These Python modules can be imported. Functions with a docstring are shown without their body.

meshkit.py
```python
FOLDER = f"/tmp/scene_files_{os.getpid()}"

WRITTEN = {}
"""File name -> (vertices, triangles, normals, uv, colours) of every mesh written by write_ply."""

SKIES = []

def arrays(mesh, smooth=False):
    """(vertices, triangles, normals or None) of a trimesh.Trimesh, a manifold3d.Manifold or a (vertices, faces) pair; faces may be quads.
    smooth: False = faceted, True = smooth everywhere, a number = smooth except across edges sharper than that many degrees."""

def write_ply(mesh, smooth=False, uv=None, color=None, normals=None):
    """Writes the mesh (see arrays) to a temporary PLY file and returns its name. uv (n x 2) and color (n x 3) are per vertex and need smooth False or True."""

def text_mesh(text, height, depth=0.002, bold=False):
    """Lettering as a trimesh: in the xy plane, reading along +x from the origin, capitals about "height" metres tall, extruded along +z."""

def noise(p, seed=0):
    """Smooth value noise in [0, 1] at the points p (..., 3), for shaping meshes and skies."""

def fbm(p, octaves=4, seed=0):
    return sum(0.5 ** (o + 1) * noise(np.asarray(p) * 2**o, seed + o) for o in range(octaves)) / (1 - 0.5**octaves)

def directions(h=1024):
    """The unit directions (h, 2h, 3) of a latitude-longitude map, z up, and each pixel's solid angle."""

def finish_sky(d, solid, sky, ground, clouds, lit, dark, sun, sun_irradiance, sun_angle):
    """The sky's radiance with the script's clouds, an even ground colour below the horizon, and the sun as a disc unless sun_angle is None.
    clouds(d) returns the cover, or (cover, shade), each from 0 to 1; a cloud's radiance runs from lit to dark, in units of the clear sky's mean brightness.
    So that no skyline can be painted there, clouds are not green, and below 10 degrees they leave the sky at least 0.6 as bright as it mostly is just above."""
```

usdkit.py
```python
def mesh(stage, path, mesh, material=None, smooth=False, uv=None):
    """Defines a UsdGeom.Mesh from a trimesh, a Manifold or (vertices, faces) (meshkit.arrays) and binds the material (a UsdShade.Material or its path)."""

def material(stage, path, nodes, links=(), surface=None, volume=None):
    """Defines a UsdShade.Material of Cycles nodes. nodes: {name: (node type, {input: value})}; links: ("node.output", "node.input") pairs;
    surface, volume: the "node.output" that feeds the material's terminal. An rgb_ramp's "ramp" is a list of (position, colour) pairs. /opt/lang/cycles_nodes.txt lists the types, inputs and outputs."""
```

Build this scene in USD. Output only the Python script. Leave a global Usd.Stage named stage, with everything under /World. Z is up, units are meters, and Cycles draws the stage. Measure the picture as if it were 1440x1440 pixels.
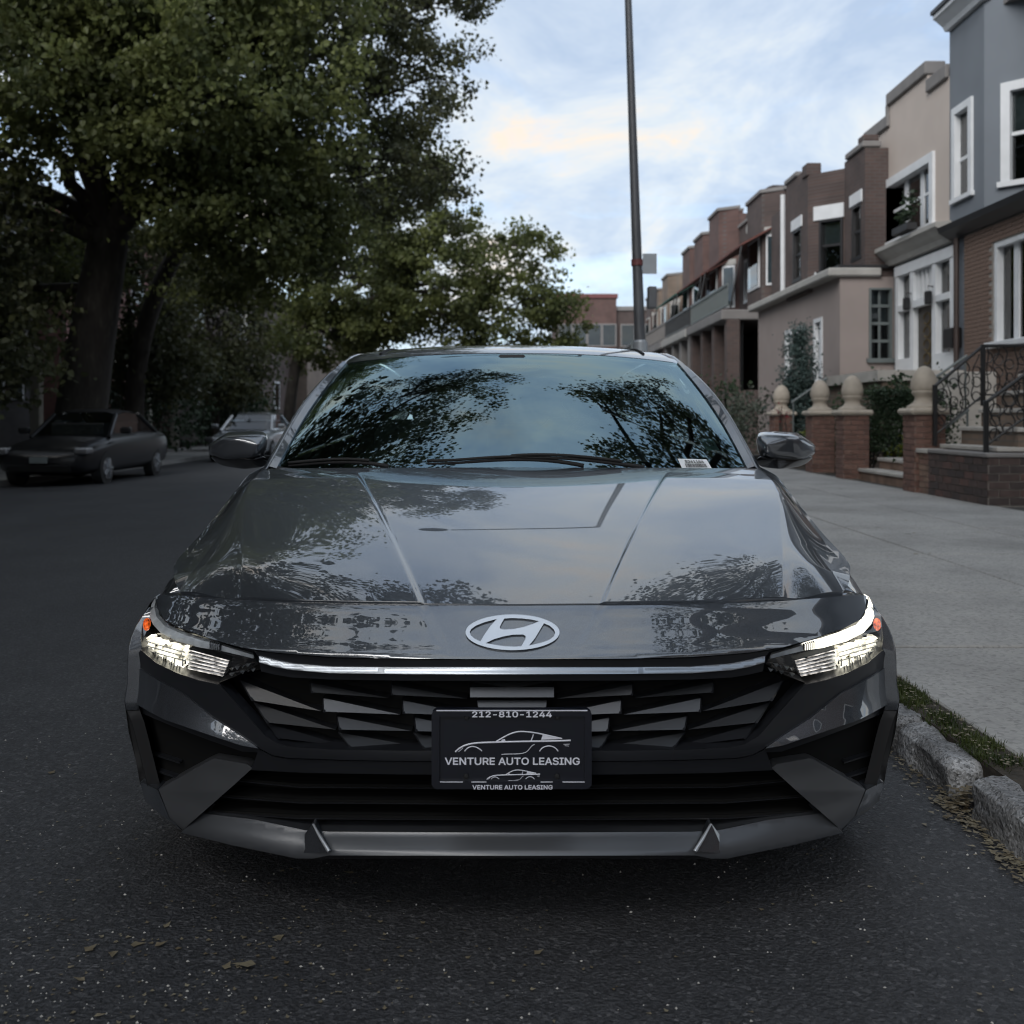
import math, random
import numpy as np, trimesh, usdkit, meshkit
from scipy.spatial import Delaunay
from scipy.interpolate import CubicSpline, PchipInterpolator, RBFInterpolator
from shapely.geometry import Polygon, Point, LineString
from shapely import contains_xy
from pxr import Usd, UsdGeom, UsdLux, UsdShade, Gf, Sdf, Vt

random.seed(7)
RNG = np.random.default_rng(11)
stage = Usd.Stage.CreateInMemory()
UsdGeom.Xform.Define(stage, '/World')
UsdGeom.Scope.Define(stage, '/World/Looks')

# ------------------------------------------------------------------ camera
EYE, HORIZON, F = 1.085, 588.0, 1440.0          # eye height (m), horizon row and focal length in pixels of the 1440 picture
cam = UsdGeom.Camera.Define(stage, '/World/camera')
cam.CreateFocalLengthAttr(36.0); cam.CreateHorizontalApertureAttr(36.0); cam.CreateVerticalApertureAttr(36.0)
cam.CreateVerticalApertureOffsetAttr(-(720 - HORIZON) / 1440 * 36.0)
cam.CreateFStopAttr(5.0); cam.CreateFocusDistanceAttr(2.6)
cam.CreateExposureAttr(0.70)
cam.CreateClippingRangeAttr(Gf.Vec2f(0.05, 3000))
cam.AddTranslateOp().Set((0, 0, EYE)); cam.AddRotateXOp().Set(90.0)

# ------------------------------------------------------------------ sky and sun
SUN_EL, SUN_AZ = math.radians(32), math.radians(208)     # azimuth = atan2(x, y): sun behind the camera, spread wide by cloud
SKY_STRENGTH, K = 0.10, 10.0
dome = UsdLux.DomeLight.Define(stage, '/World/sky')
sky = usdkit.material(stage, '/World/Looks/sky_look', {
    'tc': ('texture_coordinate', {}), 'xyz': ('separate_xyz', {}),
    'zz': ('math', {'math_type': 'maximum', 'value2': 0.0}), 'zo': ('math', {'math_type': 'add', 'value2': 0.30}),
    'px': ('math', {'math_type': 'divide'}), 'py': ('math', {'math_type': 'divide'}), 'pl': ('combine_xyz', {}),
    'map': ('mapping', {'scale': (1.25, 1.15, 1), 'rotation': (0, 0, 0.6), 'location': (8.5, 5.1, 0)}),
    'n1': ('noise_texture', {'scale': 1.6, 'detail': 8, 'roughness': 0.6, 'distortion': 0.9}),
    'r1': ('rgb_ramp', {'ramp': [(0.0, (0, 0, 0)), (0.30, (0.45, 0.45, 0.45)), (0.50, (0.95, 0.95, 0.95)), (1, (1, 1, 1))]}),
    'n2': ('noise_texture', {'scale': 2.3, 'detail': 9, 'roughness': 0.62, 'distortion': 0.4}),
    'cl': ('rgb_ramp', {'ramp': [(0.0, (0.27*K, 0.345*K, 0.47*K)), (0.34, (0.32*K, 0.395*K, 0.51*K)), (0.46, (0.41*K, 0.475*K, 0.56*K)), (0.54, (0.49*K, 0.535*K, 0.575*K)), (0.60, (0.56*K, 0.56*K, 0.55*K)), (0.66, (0.66*K, 0.565*K, 0.465*K)), (1.0, (0.68*K, 0.56*K, 0.45*K))]}),
    'st': ('sky_texture', {'sky_type': 'single_scattering', 'sun_disc': False, 'sun_elevation': SUN_EL, 'sun_rotation': SUN_AZ, 'air_density': 1.0, 'aerosol_density': 0.6, 'ozone_density': 3.0}),
    'sg': ('mix', {'mix_type': 'multiply', 'fac': 1.0, 'color2': (1.55, 1.5, 1.45)}),
    'mx': ('mix', {'mix_type': 'mix'}), 'bg': ('background_shader', {'strength': SKY_STRENGTH})},
    [('tc.generated', 'xyz.vector'), ('xyz.z', 'zz.value1'), ('zz.value', 'zo.value1'), ('xyz.x', 'px.value1'), ('zo.value', 'px.value2'),
     ('xyz.y', 'py.value1'), ('zo.value', 'py.value2'), ('px.value', 'pl.x'), ('py.value', 'pl.y'), ('pl.vector', 'map.vector'),
     ('map.vector', 'n1.vector'), ('map.vector', 'n2.vector'), ('n1.fac', 'r1.fac'), ('n2.fac', 'cl.fac'), ('st.color', 'sg.color1'),
     ('r1.color', 'mx.fac'), ('sg.color', 'mx.color1'), ('cl.color', 'mx.color2'), ('mx.color', 'bg.color')], surface='bg.background')
UsdShade.MaterialBindingAPI.Apply(dome.GetPrim()).Bind(sky)
dome.GetPrim().SetCustomDataByKey('kind', 'structure')
sun = UsdLux.DistantLight.Define(stage, '/World/sun')
sun.CreateIntensityAttr(0.40); sun.CreateAngleAttr(40.0); sun.CreateColorAttr(Gf.Vec3f(1.0, 0.965, 0.92)); sun.CreateNormalizeAttr(True)
sun.AddRotateXYZOp().Set((90 - math.degrees(SUN_EL), 0, 180 - math.degrees(SUN_AZ)))

# ------------------------------------------------------------------ materials
MATS = {}
def mat(name, nodes, links, surface='p.BSDF'):
    MATS[name] = usdkit.material(stage, '/World/Looks/' + name, nodes, links, surface=surface); return MATS[name]
def plain(name, col, rough=0.5, metal=0.0, coat=0.0, var=0.12, scale=6.0, bump=0.0, bscale=60.0, spec=0.5, coat_rough=0.02):
    """a principled surface whose colour and roughness vary with noise"""
    lo, hi = tuple(c * (1 - var) for c in col), tuple(min(1, c * (1 + var)) for c in col)
    n = {'g': ('geometry', {}), 'n': ('noise_texture', {'scale': scale, 'detail': 5}), 'r': ('rgb_ramp', {'ramp': [(0.3, lo), (0.7, hi)]}),
         'p': ('principled_bsdf', {'roughness': rough, 'metallic': metal, 'coat_weight': coat, 'coat_roughness': coat_rough, 'specular_ior_level': spec})}
    l = [('g.position', 'n.vector'), ('n.fac', 'r.fac'), ('r.color', 'p.base_color')]
    if bump:
        n['n2'] = ('noise_texture', {'scale': bscale, 'detail': 4}); n['b'] = ('bump', {'strength': bump, 'distance': 0.01})
        l += [('g.position', 'n2.vector'), ('n2.fac', 'b.height'), ('b.normal', 'p.normal')]
    return mat(name, n, l)
def emit(name, col, strength, noise=0.0, scale=90.0):
    n = {'p': ('principled_bsdf', {'base_color': tuple(c * .5 for c in col), 'roughness': 0.25, 'emission_color': col, 'emission_strength': strength})}
    l = []
    if noise:
        n.update({'g': ('geometry', {}), 'n': ('noise_texture', {'scale': scale, 'detail': 3}), 'r': ('map_range', {'from_min': 0.35, 'from_max': 0.7, 'to_min': strength * (1 - noise), 'to_max': strength * (1 + noise)})})
        l = [('g.position', 'n.vector'), ('n.fac', 'r.value'), ('r.result', 'p.emission_strength')]
    return mat(name, n, l)
def brickwork(name, c1, c2, mortar, w=0.215, h=0.075):
    return mat(name, {'g': ('geometry', {}), 's': ('separate_xyz', {}), 'a': ('math', {'math_type': 'add'}), 'c': ('combine_xyz', {}),
        'b': ('brick_texture', {'scale': 1.0, 'brick_width': w, 'row_height': h, 'mortar_size': 0.008, 'color1': c1, 'color2': c2, 'mortar': mortar, 'bias': 0.0}),
        'n': ('noise_texture', {'scale': 1.3, 'detail': 5}), 'r': ('rgb_ramp', {'ramp': [(0.3, (0.7, 0.7, 0.7)), (0.7, (1.05, 1.05, 1.05))]}),
        'm': ('mix', {'mix_type': 'multiply', 'fac': 1.0}), 'bu': ('bump', {'strength': 0.5, 'distance': 0.01}), 'p': ('principled_bsdf', {'roughness': 0.85})},
        [('g.position', 's.vector'), ('s.x', 'a.value1'), ('s.y', 'a.value2'), ('a.value', 'c.x'), ('s.z', 'c.y'), ('c.vector', 'b.vector'), ('g.position', 'n.vector'), ('n.fac', 'r.fac'),
         ('b.color', 'm.color1'), ('r.color', 'm.color2'), ('m.color', 'p.base_color'), ('b.fac', 'bu.height'), ('bu.normal', 'p.normal')])
def pane(name, tint, ior, rough=0.0, refl=(1, 1, 1)):
    return mat(name, {'f': ('fresnel', {'IOR': ior}), 't': ('transparent_bsdf', {'color': tint}), 'g': ('glossy_bsdf', {'color': refl, 'roughness': rough}), 'm': ('mix_closure', {})},
               [('f.fac', 'm.fac'), ('t.BSDF', 'm.closure1'), ('g.BSDF', 'm.closure2')], surface='m.closure')
def leafy(name, dark, light, warm, transl=0.35, clump=0.8):
    return mat(name, {'g': ('geometry', {}), 'r': ('rgb_ramp', {'ramp': [(0.0, dark), (0.55, light), (0.86, light), (1.0, warm)]}), 'n': ('noise_texture', {'scale': clump, 'detail': 3, 'roughness': 0.6}),
        'a': ('math', {'math_type': 'multiply_add', 'value2': 0.55}), 'nm': ('math', {'math_type': 'multiply_add', 'value2': 1.6, 'value3': -0.55}),
        'p': ('principled_bsdf', {'roughness': 0.5, 'specular_ior_level': 0.35}), 't': ('translucent_bsdf', {}), 'm': ('mix_closure', {'fac': transl})},
        [('g.position', 'n.vector'), ('n.fac', 'nm.value1'), ('g.random_per_island', 'a.value1'), ('nm.value', 'a.value3'), ('a.value', 'r.fac'), ('r.color', 'p.base_color'), ('r.color', 't.color'),
         ('p.BSDF', 'm.closure1'), ('t.BSDF', 'm.closure2')], surface='m.closure')

PAINT = mat('grey_metallic_paint', {'g': ('geometry', {}), 'v': ('voronoi_texture', {'scale': 900.0}), 'h': ('rgb_ramp', {'ramp': [(0.0, (0.058, 0.065, 0.076)), (1.0, (0.096, 0.106, 0.122))]}),
    'p': ('principled_bsdf', {'metallic': 0.75, 'roughness': 0.36, 'coat_weight': 1.0, 'coat_roughness': 0.0, 'coat_ior': 2.35})},
    [('g.position', 'v.vector'), ('v.color', 'h.fac'), ('h.color', 'p.base_color')])
plain('gloss_black', (0.006, 0.006, 0.007), 0.12, var=0.05, coat=0.5)
plain('satin_dark_trim', (0.015, 0.016, 0.019), 0.30, var=0.08, spec=0.4)
plain('lip_grey', (0.085, 0.09, 0.099), 0.42, metal=0.6, var=0.05, coat=0.6, coat_rough=0.22)
plain('wing_grey', (0.085, 0.088, 0.094), 0.40, metal=0.4, var=0.06, coat=0.3)
plain('matte_black', (0.008, 0.008, 0.009), 0.75, var=0.1)
plain('intake_black', (0.006, 0.006, 0.006), 0.85, var=0.1, spec=0.2)
plain('dark_chrome', (0.088, 0.093, 0.102), 0.40, metal=0.9, var=0.06)
plain('bright_chrome', (0.75, 0.77, 0.8), 0.12, metal=1.0, var=0.03)
plain('satin_chrome', (0.37, 0.40, 0.44), 0.25, metal=0.9, var=0.03)
plain('badge_silver', (0.72, 0.75, 0.79), 0.3, metal=0.7, var=0.03)
plain('rubber', (0.012, 0.012, 0.012), 0.8, var=0.15)
plain('rim_alloy', (0.25, 0.25, 0.26), 0.35, metal=0.9)
plain('interior_dark', (0.035, 0.036, 0.038), 0.8, var=0.15)
plain('interior_grey', (0.24, 0.245, 0.25), 0.8, var=0.1)
plain('headliner', (0.35, 0.36, 0.36), 0.9, var=0.05)
plain('plate_black', (0.006, 0.007, 0.012), 0.3, var=0.05, coat=0.3)
plain('print_silver', (0.72, 0.73, 0.80), 0.4, var=0.05)
plain('sticker_white', (0.72, 0.75, 0.78), 0.6, var=0.04)
plain('sticker_green', (0.3, 0.45, 0.42), 0.6, var=0.06)
emit('lamp_strip_lit', (1.0, 0.95, 0.80), 1.25, 0.15, 40)
emit('lamp_lit', (1.0, 0.94, 0.76), 1.15, 0.85, 45)
emit('lamp_dim', (1.0, 0.93, 0.86), 0.55, 0.8, 60)
emit('lamp_amber', (1.0, 0.15, 0.02), 0.38, 0.95, 160)
plain('strip_unlit', (0.5, 0.53, 0.56), 0.25, var=0.2, scale=40)
pane('windscreen_glass', (0.66, 0.87, 0.87), 3.4, 0.0, (0.68, 0.92, 1.0))
pane('side_glass', (0.25, 0.3, 0.3), 1.6)
pane('lens_clear', (0.93, 0.94, 0.95), 1.5)
pane('window_pane', (0.55, 0.6, 0.62), 1.7)

# ground
mat('asphalt', {'g': ('geometry', {}), 'n': ('noise_texture', {'scale': 0.9, 'detail': 9, 'roughness': 0.68}), 'r': ('rgb_ramp', {'ramp': [(0.3, (0.033, 0.034, 0.038)), (0.7, (0.058, 0.059, 0.064))]}),
    'v': ('voronoi_texture', {'scale': 120.0}), 'vr': ('rgb_ramp', {'ramp': [(0.0, (0.55, 0.55, 0.55)), (0.75, (1.0, 1.0, 1.0)), (0.93, (1.3, 1.29, 1.26)), (1.0, (2.3, 2.25, 2.15))]}), 'sv': ('separate_color', {}),
    'v2': ('voronoi_texture', {'scale': 95.0}), 'm': ('mix', {'mix_type': 'multiply', 'fac': 1.0}), 'n3': ('noise_texture', {'scale': 150.0, 'detail': 3}), 'b': ('bump', {'strength': 0.8, 'distance': 0.004}),
    'b2': ('bump', {'strength': 0.6, 'distance': 0.01}), 'p': ('principled_bsdf', {'roughness': 0.62, 'specular_ior_level': 0.45})},
    [('g.position', 'n.vector'), ('g.position', 'v.vector'), ('g.position', 'v2.vector'), ('g.position', 'n3.vector'), ('n.fac', 'r.fac'), ('v.color', 'sv.color'), ('sv.r', 'vr.fac'), ('r.color', 'm.color1'), ('vr.color', 'm.color2'),
     ('m.color', 'p.base_color'), ('v2.distance', 'b.height'), ('n3.fac', 'b2.height'), ('b.normal', 'b2.normal'), ('b2.normal', 'p.normal')])
mat('concrete', {'g': ('geometry', {}), 'o': ('geometry', {}), 'n': ('noise_texture', {'scale': 1.1, 'detail': 8, 'roughness': 0.65}), 'r': ('rgb_ramp', {'ramp': [(0.28, (0.19, 0.188, 0.183)), (0.5, (0.285, 0.282, 0.274)), (0.75, (0.355, 0.35, 0.338))]}),
    'v': ('voronoi_texture', {'scale': 75.0}), 'sv': ('separate_color', {}), 'vr': ('rgb_ramp', {'ramp': [(0.0, (0.62, 0.62, 0.62)), (0.3, (0.95, 0.95, 0.95)), (1.0, (1.12, 1.12, 1.1))]}), 'm': ('mix', {'mix_type': 'multiply', 'fac': 0.8}),
    'gv': ('voronoi_texture', {'scale': 1.7}), 'gr': ('rgb_ramp', {'ramp': [(0.0, (0.45, 0.45, 0.45)), (0.045, (0.5, 0.5, 0.5)), (0.06, (1, 1, 1)), (1, (1, 1, 1))]}), 'm2': ('mix', {'mix_type': 'multiply', 'fac': 1.0}), 'st': ('noise_texture', {'scale': 0.45, 'detail': 6, 'roughness': 0.7}), 'sr': ('rgb_ramp', {'ramp': [(0.3, (0.78, 0.78, 0.78)), (0.55, (1, 1, 1))]}), 'm3': ('mix', {'mix_type': 'multiply', 'fac': 1.0}),
    'n3': ('noise_texture', {'scale': 90.0, 'detail': 4}), 'b': ('bump', {'strength': 0.55, 'distance': 0.006}), 'p': ('principled_bsdf', {'roughness': 0.85})},
    [('g.position', 'n.vector'), ('g.position', 'v.vector'), ('g.position', 'n3.vector'), ('n.fac', 'r.fac'), ('v.color', 'sv.color'), ('sv.r', 'vr.fac'), ('r.color', 'm.color1'), ('vr.color', 'm.color2'), ('g.position', 'gv.vector'), ('gv.distance', 'gr.fac'), ('m.color', 'm2.color1'), ('gr.color', 'm2.color2'), ('g.position', 'st.vector'), ('st.fac', 'sr.fac'), ('m2.color', 'm3.color1'), ('sr.color', 'm3.color2'), ('m3.color', 'p.base_color'), ('n3.fac', 'b.height'), ('b.normal', 'p.normal')])
plain('joint_dark', (0.05, 0.048, 0.045), 0.95, var=0.2)
mat('granite', {'g': ('geometry', {}), 'n': ('noise_texture', {'scale': 9.0, 'detail': 6}), 'r': ('rgb_ramp', {'ramp': [(0.3, (0.11, 0.112, 0.115)), (0.52, (0.21, 0.212, 0.215)), (0.7, (0.36, 0.365, 0.37))]}),
    'v': ('voronoi_texture', {'scale': 170.0}), 'sv': ('separate_color', {}), 'vr': ('rgb_ramp', {'ramp': [(0.0, (0.35, 0.35, 0.35)), (0.4, (0.9, 0.9, 0.9)), (1.0, (1.35, 1.35, 1.38))]}), 'm': ('mix', {'mix_type': 'multiply', 'fac': 1.0}),
    'n3': ('noise_texture', {'scale': 55.0, 'detail': 6}), 'b': ('bump', {'strength': 1.0, 'distance': 0.012}), 'p': ('principled_bsdf', {'roughness': 0.85})},
    [('g.position', 'n.vector'), ('g.position', 'v.vector'), ('g.position', 'n3.vector'), ('n.fac', 'r.fac'), ('v.color', 'sv.color'), ('sv.r', 'vr.fac'), ('r.color', 'm.color1'), ('vr.color', 'm.color2'), ('m.color', 'p.base_color'), ('n3.fac', 'b.height'), ('b.normal', 'p.normal')])
plain('grit_stone', (0.42, 0.41, 0.38), 0.9, var=0.4, scale=60)
plain('soil', (0.035, 0.028, 0.02), 0.95, var=0.4, scale=20, bump=0.8, bscale=40)
# buildings
plain('grey_stucco', (0.165, 0.185, 0.21), 0.9, var=0.05, scale=1.5, bump=0.2, bscale=120)
plain('beige_stucco', (0.50, 0.435, 0.39), 0.9, var=0.05, scale=1.2, bump=0.2, bscale=120)
plain('pink_stucco', (0.285, 0.242, 0.226), 0.9, var=0.06, scale=1.2, bump=0.2, bscale=120)
plain('coping_grey', (0.2, 0.19, 0.185), 0.85, var=0.1, scale=3)
plain('white_trim', (0.66, 0.68, 0.70), 0.55, var=0.05, scale=4)
plain('cornice_stone', (0.36, 0.35, 0.33), 0.8, var=0.1, scale=3)
plain('dark_gutter', (0.02, 0.02, 0.022), 0.5, var=0.1)
plain('brown_pipe', (0.045, 0.03, 0.026), 0.5)
plain('door_dark', (0.035, 0.028, 0.022), 0.45, var=0.4, scale=8)
plain('room_dark', (0.012, 0.013, 0.014), 0.95, var=0.3)
plain('curtain', (0.42, 0.42, 0.40), 0.95, var=0.15, scale=9)
plain('curtain_gold', (0.12, 0.085, 0.03), 0.95, var=0.3, scale=9)
plain('limestone', (0.40, 0.35, 0.29), 0.8, var=0.12, scale=7, bump=0.3, bscale=90)
plain('step_stone', (0.42, 0.40, 0.37), 0.8, var=0.1, scale=5)
plain('mortar', (0.25, 0.23, 0.21), 0.95, var=0.1, scale=10)
for i, c in enumerate([(0.165, 0.092, 0.072), (0.135, 0.076, 0.061), (0.195, 0.115, 0.090)]): plain('red_brick_' + 'abc'[i], c, 0.88, var=0.22, scale=14, bump=0.4, bscale=120)
for i, c in enumerate([(0.072, 0.05, 0.045), (0.052, 0.04, 0.038), (0.10, 0.058, 0.05)]): plain('dark_brick_' + 'abc'[i], c, 0.88, var=0.22, scale=14, bump=0.4, bscale=120)
plain('tan_brick', (0.21, 0.14, 0.105), 0.88, var=0.3, scale=5, bump=0.3, bscale=90)
plain('iron_black', (0.012, 0.012, 0.013), 0.45, var=0.1)
plain('rail_grey', (0.12, 0.14, 0.14), 0.5, var=0.1)
plain('awning_brown', (0.13, 0.05, 0.04), 0.8, var=0.15)
plain('awning_green', (0.02, 0.09, 0.07), 0.8, var=0.15)
plain('pole_steel', (0.13, 0.135, 0.145), 0.5, metal=0.5, var=0.12, scale=3)
plain('sign_metal', (0.40, 0.43, 0.46), 0.4, metal=0.4, var=0.08)
plain('pole_band_red', (0.16, 0.05, 0.05), 0.5)
brickwork('brown_brickwork', (0.105, 0.070, 0.062), (0.082, 0.058, 0.054), (0.10, 0.09, 0.085))
brickwork('red_brickwork', (0.145, 0.078, 0.066), (0.115, 0.064, 0.056), (0.12, 0.10, 0.095))
brickwork('grey_brickwork', (0.11, 0.10, 0.105), (0.09, 0.085, 0.088), (0.12, 0.12, 0.12))
brickwork('tan_brickwork', (0.24, 0.175, 0.135), (0.20, 0.15, 0.115), (0.17, 0.15, 0.13))
plain('pink_wall', (0.30, 0.16, 0.15), 0.9); plain('cream_wall', (0.36, 0.34, 0.30), 0.9)
mat('bark', {'g': ('geometry', {}), 'mp': ('mapping', {'scale': (1, 1, 0.35)}), 'n': ('noise_texture', {'scale': 6.0, 'detail': 6, 'roughness': 0.65}), 'r': ('rgb_ramp', {'ramp': [(0.3, (0.018, 0.014, 0.012)), (0.55, (0.036, 0.031, 0.026)), (0.75, (0.075, 0.068, 0.055))]}), 'b': ('bump', {'strength': 0.9, 'distance': 0.03}), 'p': ('principled_bsdf', {'roughness': 0.9})},
    [('g.position', 'mp.vector'), ('mp.vector', 'n.vector'), ('n.fac', 'r.fac'), ('r.color', 'p.base_color'), ('n.fac', 'b.height'), ('b.normal', 'p.normal')])
leafy('plane_leaves', (0.050, 0.064, 0.026), (0.165, 0.185, 0.06), (0.32, 0.26, 0.07), 0.45)
leafy('dark_leaves', (0.038, 0.046, 0.026), (0.11, 0.115, 0.048), (0.22, 0.17, 0.055))
leafy('blue_needles', (0.04, 0.065, 0.06), (0.085, 0.125, 0.115), (0.12, 0.16, 0.15), 0.1, 2.0)
leafy('hedge_leaves', (0.018, 0.034, 0.018), (0.045, 0.072, 0.034), (0.075, 0.10, 0.042), 0.15, 2.0)
leafy('sage_leaves', (0.04, 0.05, 0.036), (0.09, 0.105, 0.08), (0.15, 0.16, 0.12), 0.2, 2.0)
leafy('lime_leaves', (0.08, 0.1, 0.012), (0.16, 0.18, 0.025), (0.24, 0.24, 0.04), 0.3, 3.0)
leafy('flower_red', (0.12, 0.01, 0.015), (0.22, 0.02, 0.03), (0.25, 0.05, 0.05), 0.2, 3.0)
leafy('grass_blades', (0.022, 0.035, 0.008), (0.055, 0.07, 0.018), (0.13, 0.11, 0.05), 0.2, 9.0)
leafy('litter', (0.13, 0.10, 0.06), (0.27, 0.24, 0.17), (0.40, 0.38, 0.31), 0.1, 8.0)

# ------------------------------------------------------------------ prims
LOC, COUNT = {'/World': np.zeros(3)}, {}
def numbered(parent, name):
    k = parent + '/' + name; n = COUNT.get(k, 0); COUNT[k] = n + 1
    return k if n == 0 else f'{k}_{n:03d}'
def tag(prim, label=None, cat=None, group=None, kind=None):
    for k, v in (('label', label), ('category', cat), ('group', group), ('kind', kind)):
        if v: prim.SetCustomDataByKey(k, v)
    return prim
def thing(name, label, cat, loc=(0, 0, 0), group=None, kind=None):
    path = numbered('/World', name); x = UsdGeom.Xform.Define(stage, path); x.AddTranslateOp().Set(tuple(map(float, loc)))
    LOC[path] = np.array(loc, float); tag(x.GetPrim(), label, cat, group, kind); return path
def obj(parent, name, mesh, m, smooth=False, label=None, kind=None):
    """one Mesh prim from a mesh given in world coordinates"""
    path = numbered(parent, name)
    v, f = (np.array(mesh.vertices), np.array(mesh.faces)) if hasattr(mesh, 'vertices') else (np.asarray(mesh[0], float), np.asarray(mesh[1], int))
    LOC[path] = LOC[parent]
    nrm = mesh[2] if isinstance(mesh, tuple) and len(mesh) == 3 else None
    p = usdkit.mesh(stage, path, (v - LOC[parent], f), MATS[m] if isinstance(m, str) else m, smooth=False if nrm is not None else smooth)
    if nrm is not None: p.CreateNormalsAttr(Vt.Vec3fArray.FromNumpy(np.asarray(nrm, np.float32))); p.SetNormalsInterpolation('vertex')
    tag(p.GetPrim(), label, None, None, kind); return path
def top(name, mesh, m, label, cat=None, group=None, kind=None, smooth=False):
    p = obj('/World', name, mesh, m, smooth); tag(stage.GetPrimAtPath(p), label, cat, group, kind); return p
def copy_of(path, name, label, loc, rz=0.0):
    src = stage.GetPrimAtPath(path); d = src.GetCustomData(); new = numbered('/World', name)
    x = UsdGeom.Xform.Define(stage, new); x.GetPrim().GetReferences().AddInternalReference(path)
    x.ClearXformOpOrder(); x.AddTranslateOp().Set(tuple(map(float, loc))); x.GetPrim().SetInstanceable(True)
    if rz: x.AddRotateZOp().Set(rz)
    tag(x.GetPrim(), label, d.get('category'), d.get('group')); return new

# ------------------------------------------------------------------ mesh helpers
def cat(*ms):
    vs, fs, n = [], [], 0
    for m in ms:
        v, f = (m.vertices, m.faces) if hasattr(m, 'vertices') else m
        vs.append(np.asarray(v, float)); fs.append(np.asarray(f, int) + n); n += len(v)
    return np.vstack(vs), np.vstack(fs)
BOXF = np.array([[0,2,1],[0,3,2],[4,5,6],[4,6,7],[0,1,5],[0,5,4],[1,2,6],[1,6,5],[2,3,7],[2,7,6],[3,0,4],[3,4,7]])
def box(x0, x1, y0, y1, z0, z1):
    x0, x1 = sorted((x0, x1)); y0, y1 = sorted((y0, y1)); z0, z1 = sorted((z0, z1))
    return np.array([[x0,y0,z0],[x1,y0,z0],[x1,y1,z0],[x0,y1,z0],[x0,y0,z1],[x1,y0,z1],[x1,y1,z1],[x0,y1,z1]], float), BOXF
def bevel_box(x0, x1, y0, y1, z0, z1, b=0.01):
    ps = [(x, y, z) for x in (x0, x1) for y in (y0, y1) for z in (z0, z1)]
    c = np.array([(x0+x1)/2, (y0+y1)/2, (z0+z1)/2]); pts = []
    for p in ps:
        s = np.sign(c - np.array(p))
        for k in range(3):
            q = np.array(p) + s * b; q[k] = p[k]; pts.append(q)
    h = trimesh.convex.convex_hull(np.array(pts)); return np.array(h.vertices), np.array(h.faces)
def slab_prism(poly, axis_fn, t0, t1):
    """closed prism of a 2-D polygon; axis_fn(a, b, t) gives points"""
    m = trimesh.creation.extrude_polygon(Polygon(poly).buffer(0), 1.0, engine='earcut'); v = m.vertices
    return axis_fn(v[:, 0], v[:, 1], t0 + v[:, 2] * (t1 - t0)), np.array(m.faces)
def grid(pts, flip=False, closed=False):
    n, m = pts.shape[:2]; i, j = np.meshgrid(np.arange(n - 1), np.arange(m if closed else m - 1), indexing='ij')
    a, b = i * m + j, i * m + (j + 1) % m; c, d = (i + 1) * m + (j + 1) % m, (i + 1) * m + j
    q = np.stack([a, b, c, d], -1).reshape(-1, 4); f = np.vstack([q[:, [0, 1, 2]], q[:, [0, 2, 3]]])
    return pts.reshape(-1, 3), (f[:, ::-1] if flip else f)
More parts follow.
